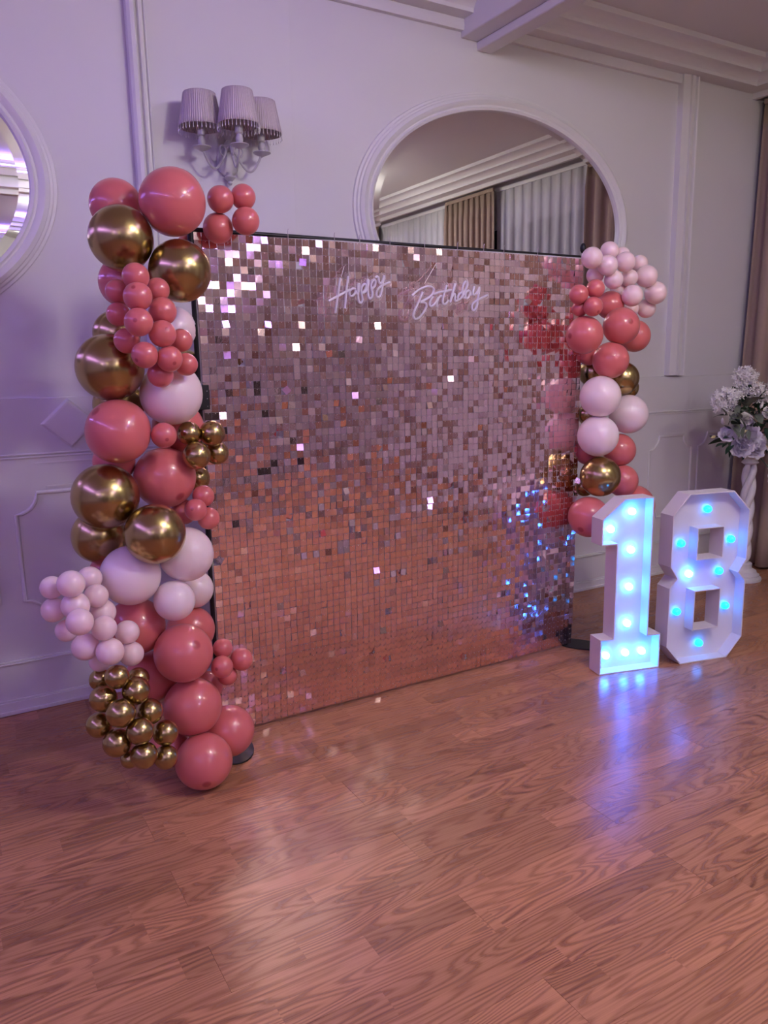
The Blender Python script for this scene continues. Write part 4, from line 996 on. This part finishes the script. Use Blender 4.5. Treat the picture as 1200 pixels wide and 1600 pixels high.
spray((4.50, 3.28, 1.29), (.095, .08, .085), 210, .017, M_petal, 1)
spray((4.56, 3.27, 1.33), (.09, .07, .05), 90, .016, M_petal, 7)
spray((4.70, 3.28, 1.43), (.09, .08, .085), 190, .019, M_petal, 2)
spray((4.75, 3.27, 1.36), (.10, .08, .05), 120, .019, M_petal, 8)
spray((4.88, 3.27, 1.33), (.13, .08, .075), 200, .020, M_petal, 3)
def rose(center, R, m, seed, rings=4, facing=(-.45, -.85, .25)):
    rg = random.Random(seed); mb = MB(); q = Vector((0, 0, 1)).rotation_difference(Vector(facing).normalized()).to_matrix(); c = Vector(center)-FO
    for j in range(rings):
        n = 3+j*2; op = .25+.75*j/(rings-1)
        for k in range(n):
            a = 2*PI*k/n+j*.7+rg.uniform(-.2, .2); L = R*(.45+.55*op)*rg.uniform(.85, 1.1); W = L*.62
            vs = []; fs = []; nu = 4; nv = 4
            for iv_ in range(nv+1):
                v = iv_/nv; out = R*.08+L*(math.sin(v*1.45))*op; up = R*.9*v*(1.15-op*.75)-.10*R*(1-v)
                curl = -.18*R*max(0, v-.7)*3*op
                for iu in range(nu+1):
                    u = iu/nu-.5; ww = W*1.5*u*math.sin(PI*(.18+.62*v)); ruf = rg.uniform(-1, 1)*.05*R*v
                    x = out*math.cos(a)-ww*math.sin(a); y = out*math.sin(a)+ww*math.cos(a); z = up+curl+ruf+.25*R*(2*u)**2*v*(1-op*.4)
                    vs.append(c+q @ Vector((x, y, z)))
            for iv_ in range(nv):
                for iu in range(nu):
                    t0 = iv_*(nu+1)+iu; fs.append((t0, t0+1, t0+nu+2, t0+nu+1))
            mb.add(vs, fs, True)
    return obj('blossom', mb, m, fl, angle=None)
rose((4.70, 3.24, 1.045), .085, M_petal2, 1, 5); rose((4.76, 3.23, .985), .085, M_petal2, 2, 5, (-.2, -.85, .1)); rose((4.66, 3.25, .985), .07, M_petal2, 9, 5, (-.7, -.8, 0))
rose((4.965, 3.23, .995), .075, M_petal, 3, 4); rose((4.53, 3.27, 1.065), .055, M_petal2, 4, 3, (-.6, -.6, .5)); rose((4.99, 3.25, 1.12), .06, M_petal, 6, 3, (.1, -.8, .3))
rose((4.889, 3.23, 1.196), .042, M_petal, 11, 6); rose((4.655, 3.23, 1.168), .042, M_petal, 12, 6); rose((4.73, 3.24, 1.13), .03, M_petal2, 13, 4)
rose((5.06, 3.25, .80), .055, M_petal, 21, 5); rose((5.07, 3.26, .715), .05, M_petal, 22, 5); rose((5.045, 3.25, .755), .045, M_petal, 23, 5)
def bud(p, d, s, m):
    q = Vector((0, 0, 1)).rotation_difference(Vector(d).normalized()).to_matrix()
    obj('bud', MB().lathe([(.002, 0), (.012*s, .012*s), (.014*s, .028*s), (.008*s, .05*s), (.001, .066*s)], 10, Vector(p)-FO, q), m, fl)
bud((4.425, 3.28, 1.065), (-1, -.2, -.1), .8, M_yellow); bud((4.64, 3.24, 1.08), (1, -.3, .3), .8, M_yellow); bud((4.86, 3.23, .99), (0, -1, -.4), .7, M_yellow)
bud((4.822, 3.24, 1.23), (.1, -.3, 1), .8, M_petal); bud((4.93, 3.24, 1.225), (.1, -.3, 1), .8, M_petal); bud((4.50, 3.28, 1.14), (-.6, -.3, .8), .9, M_petal2)
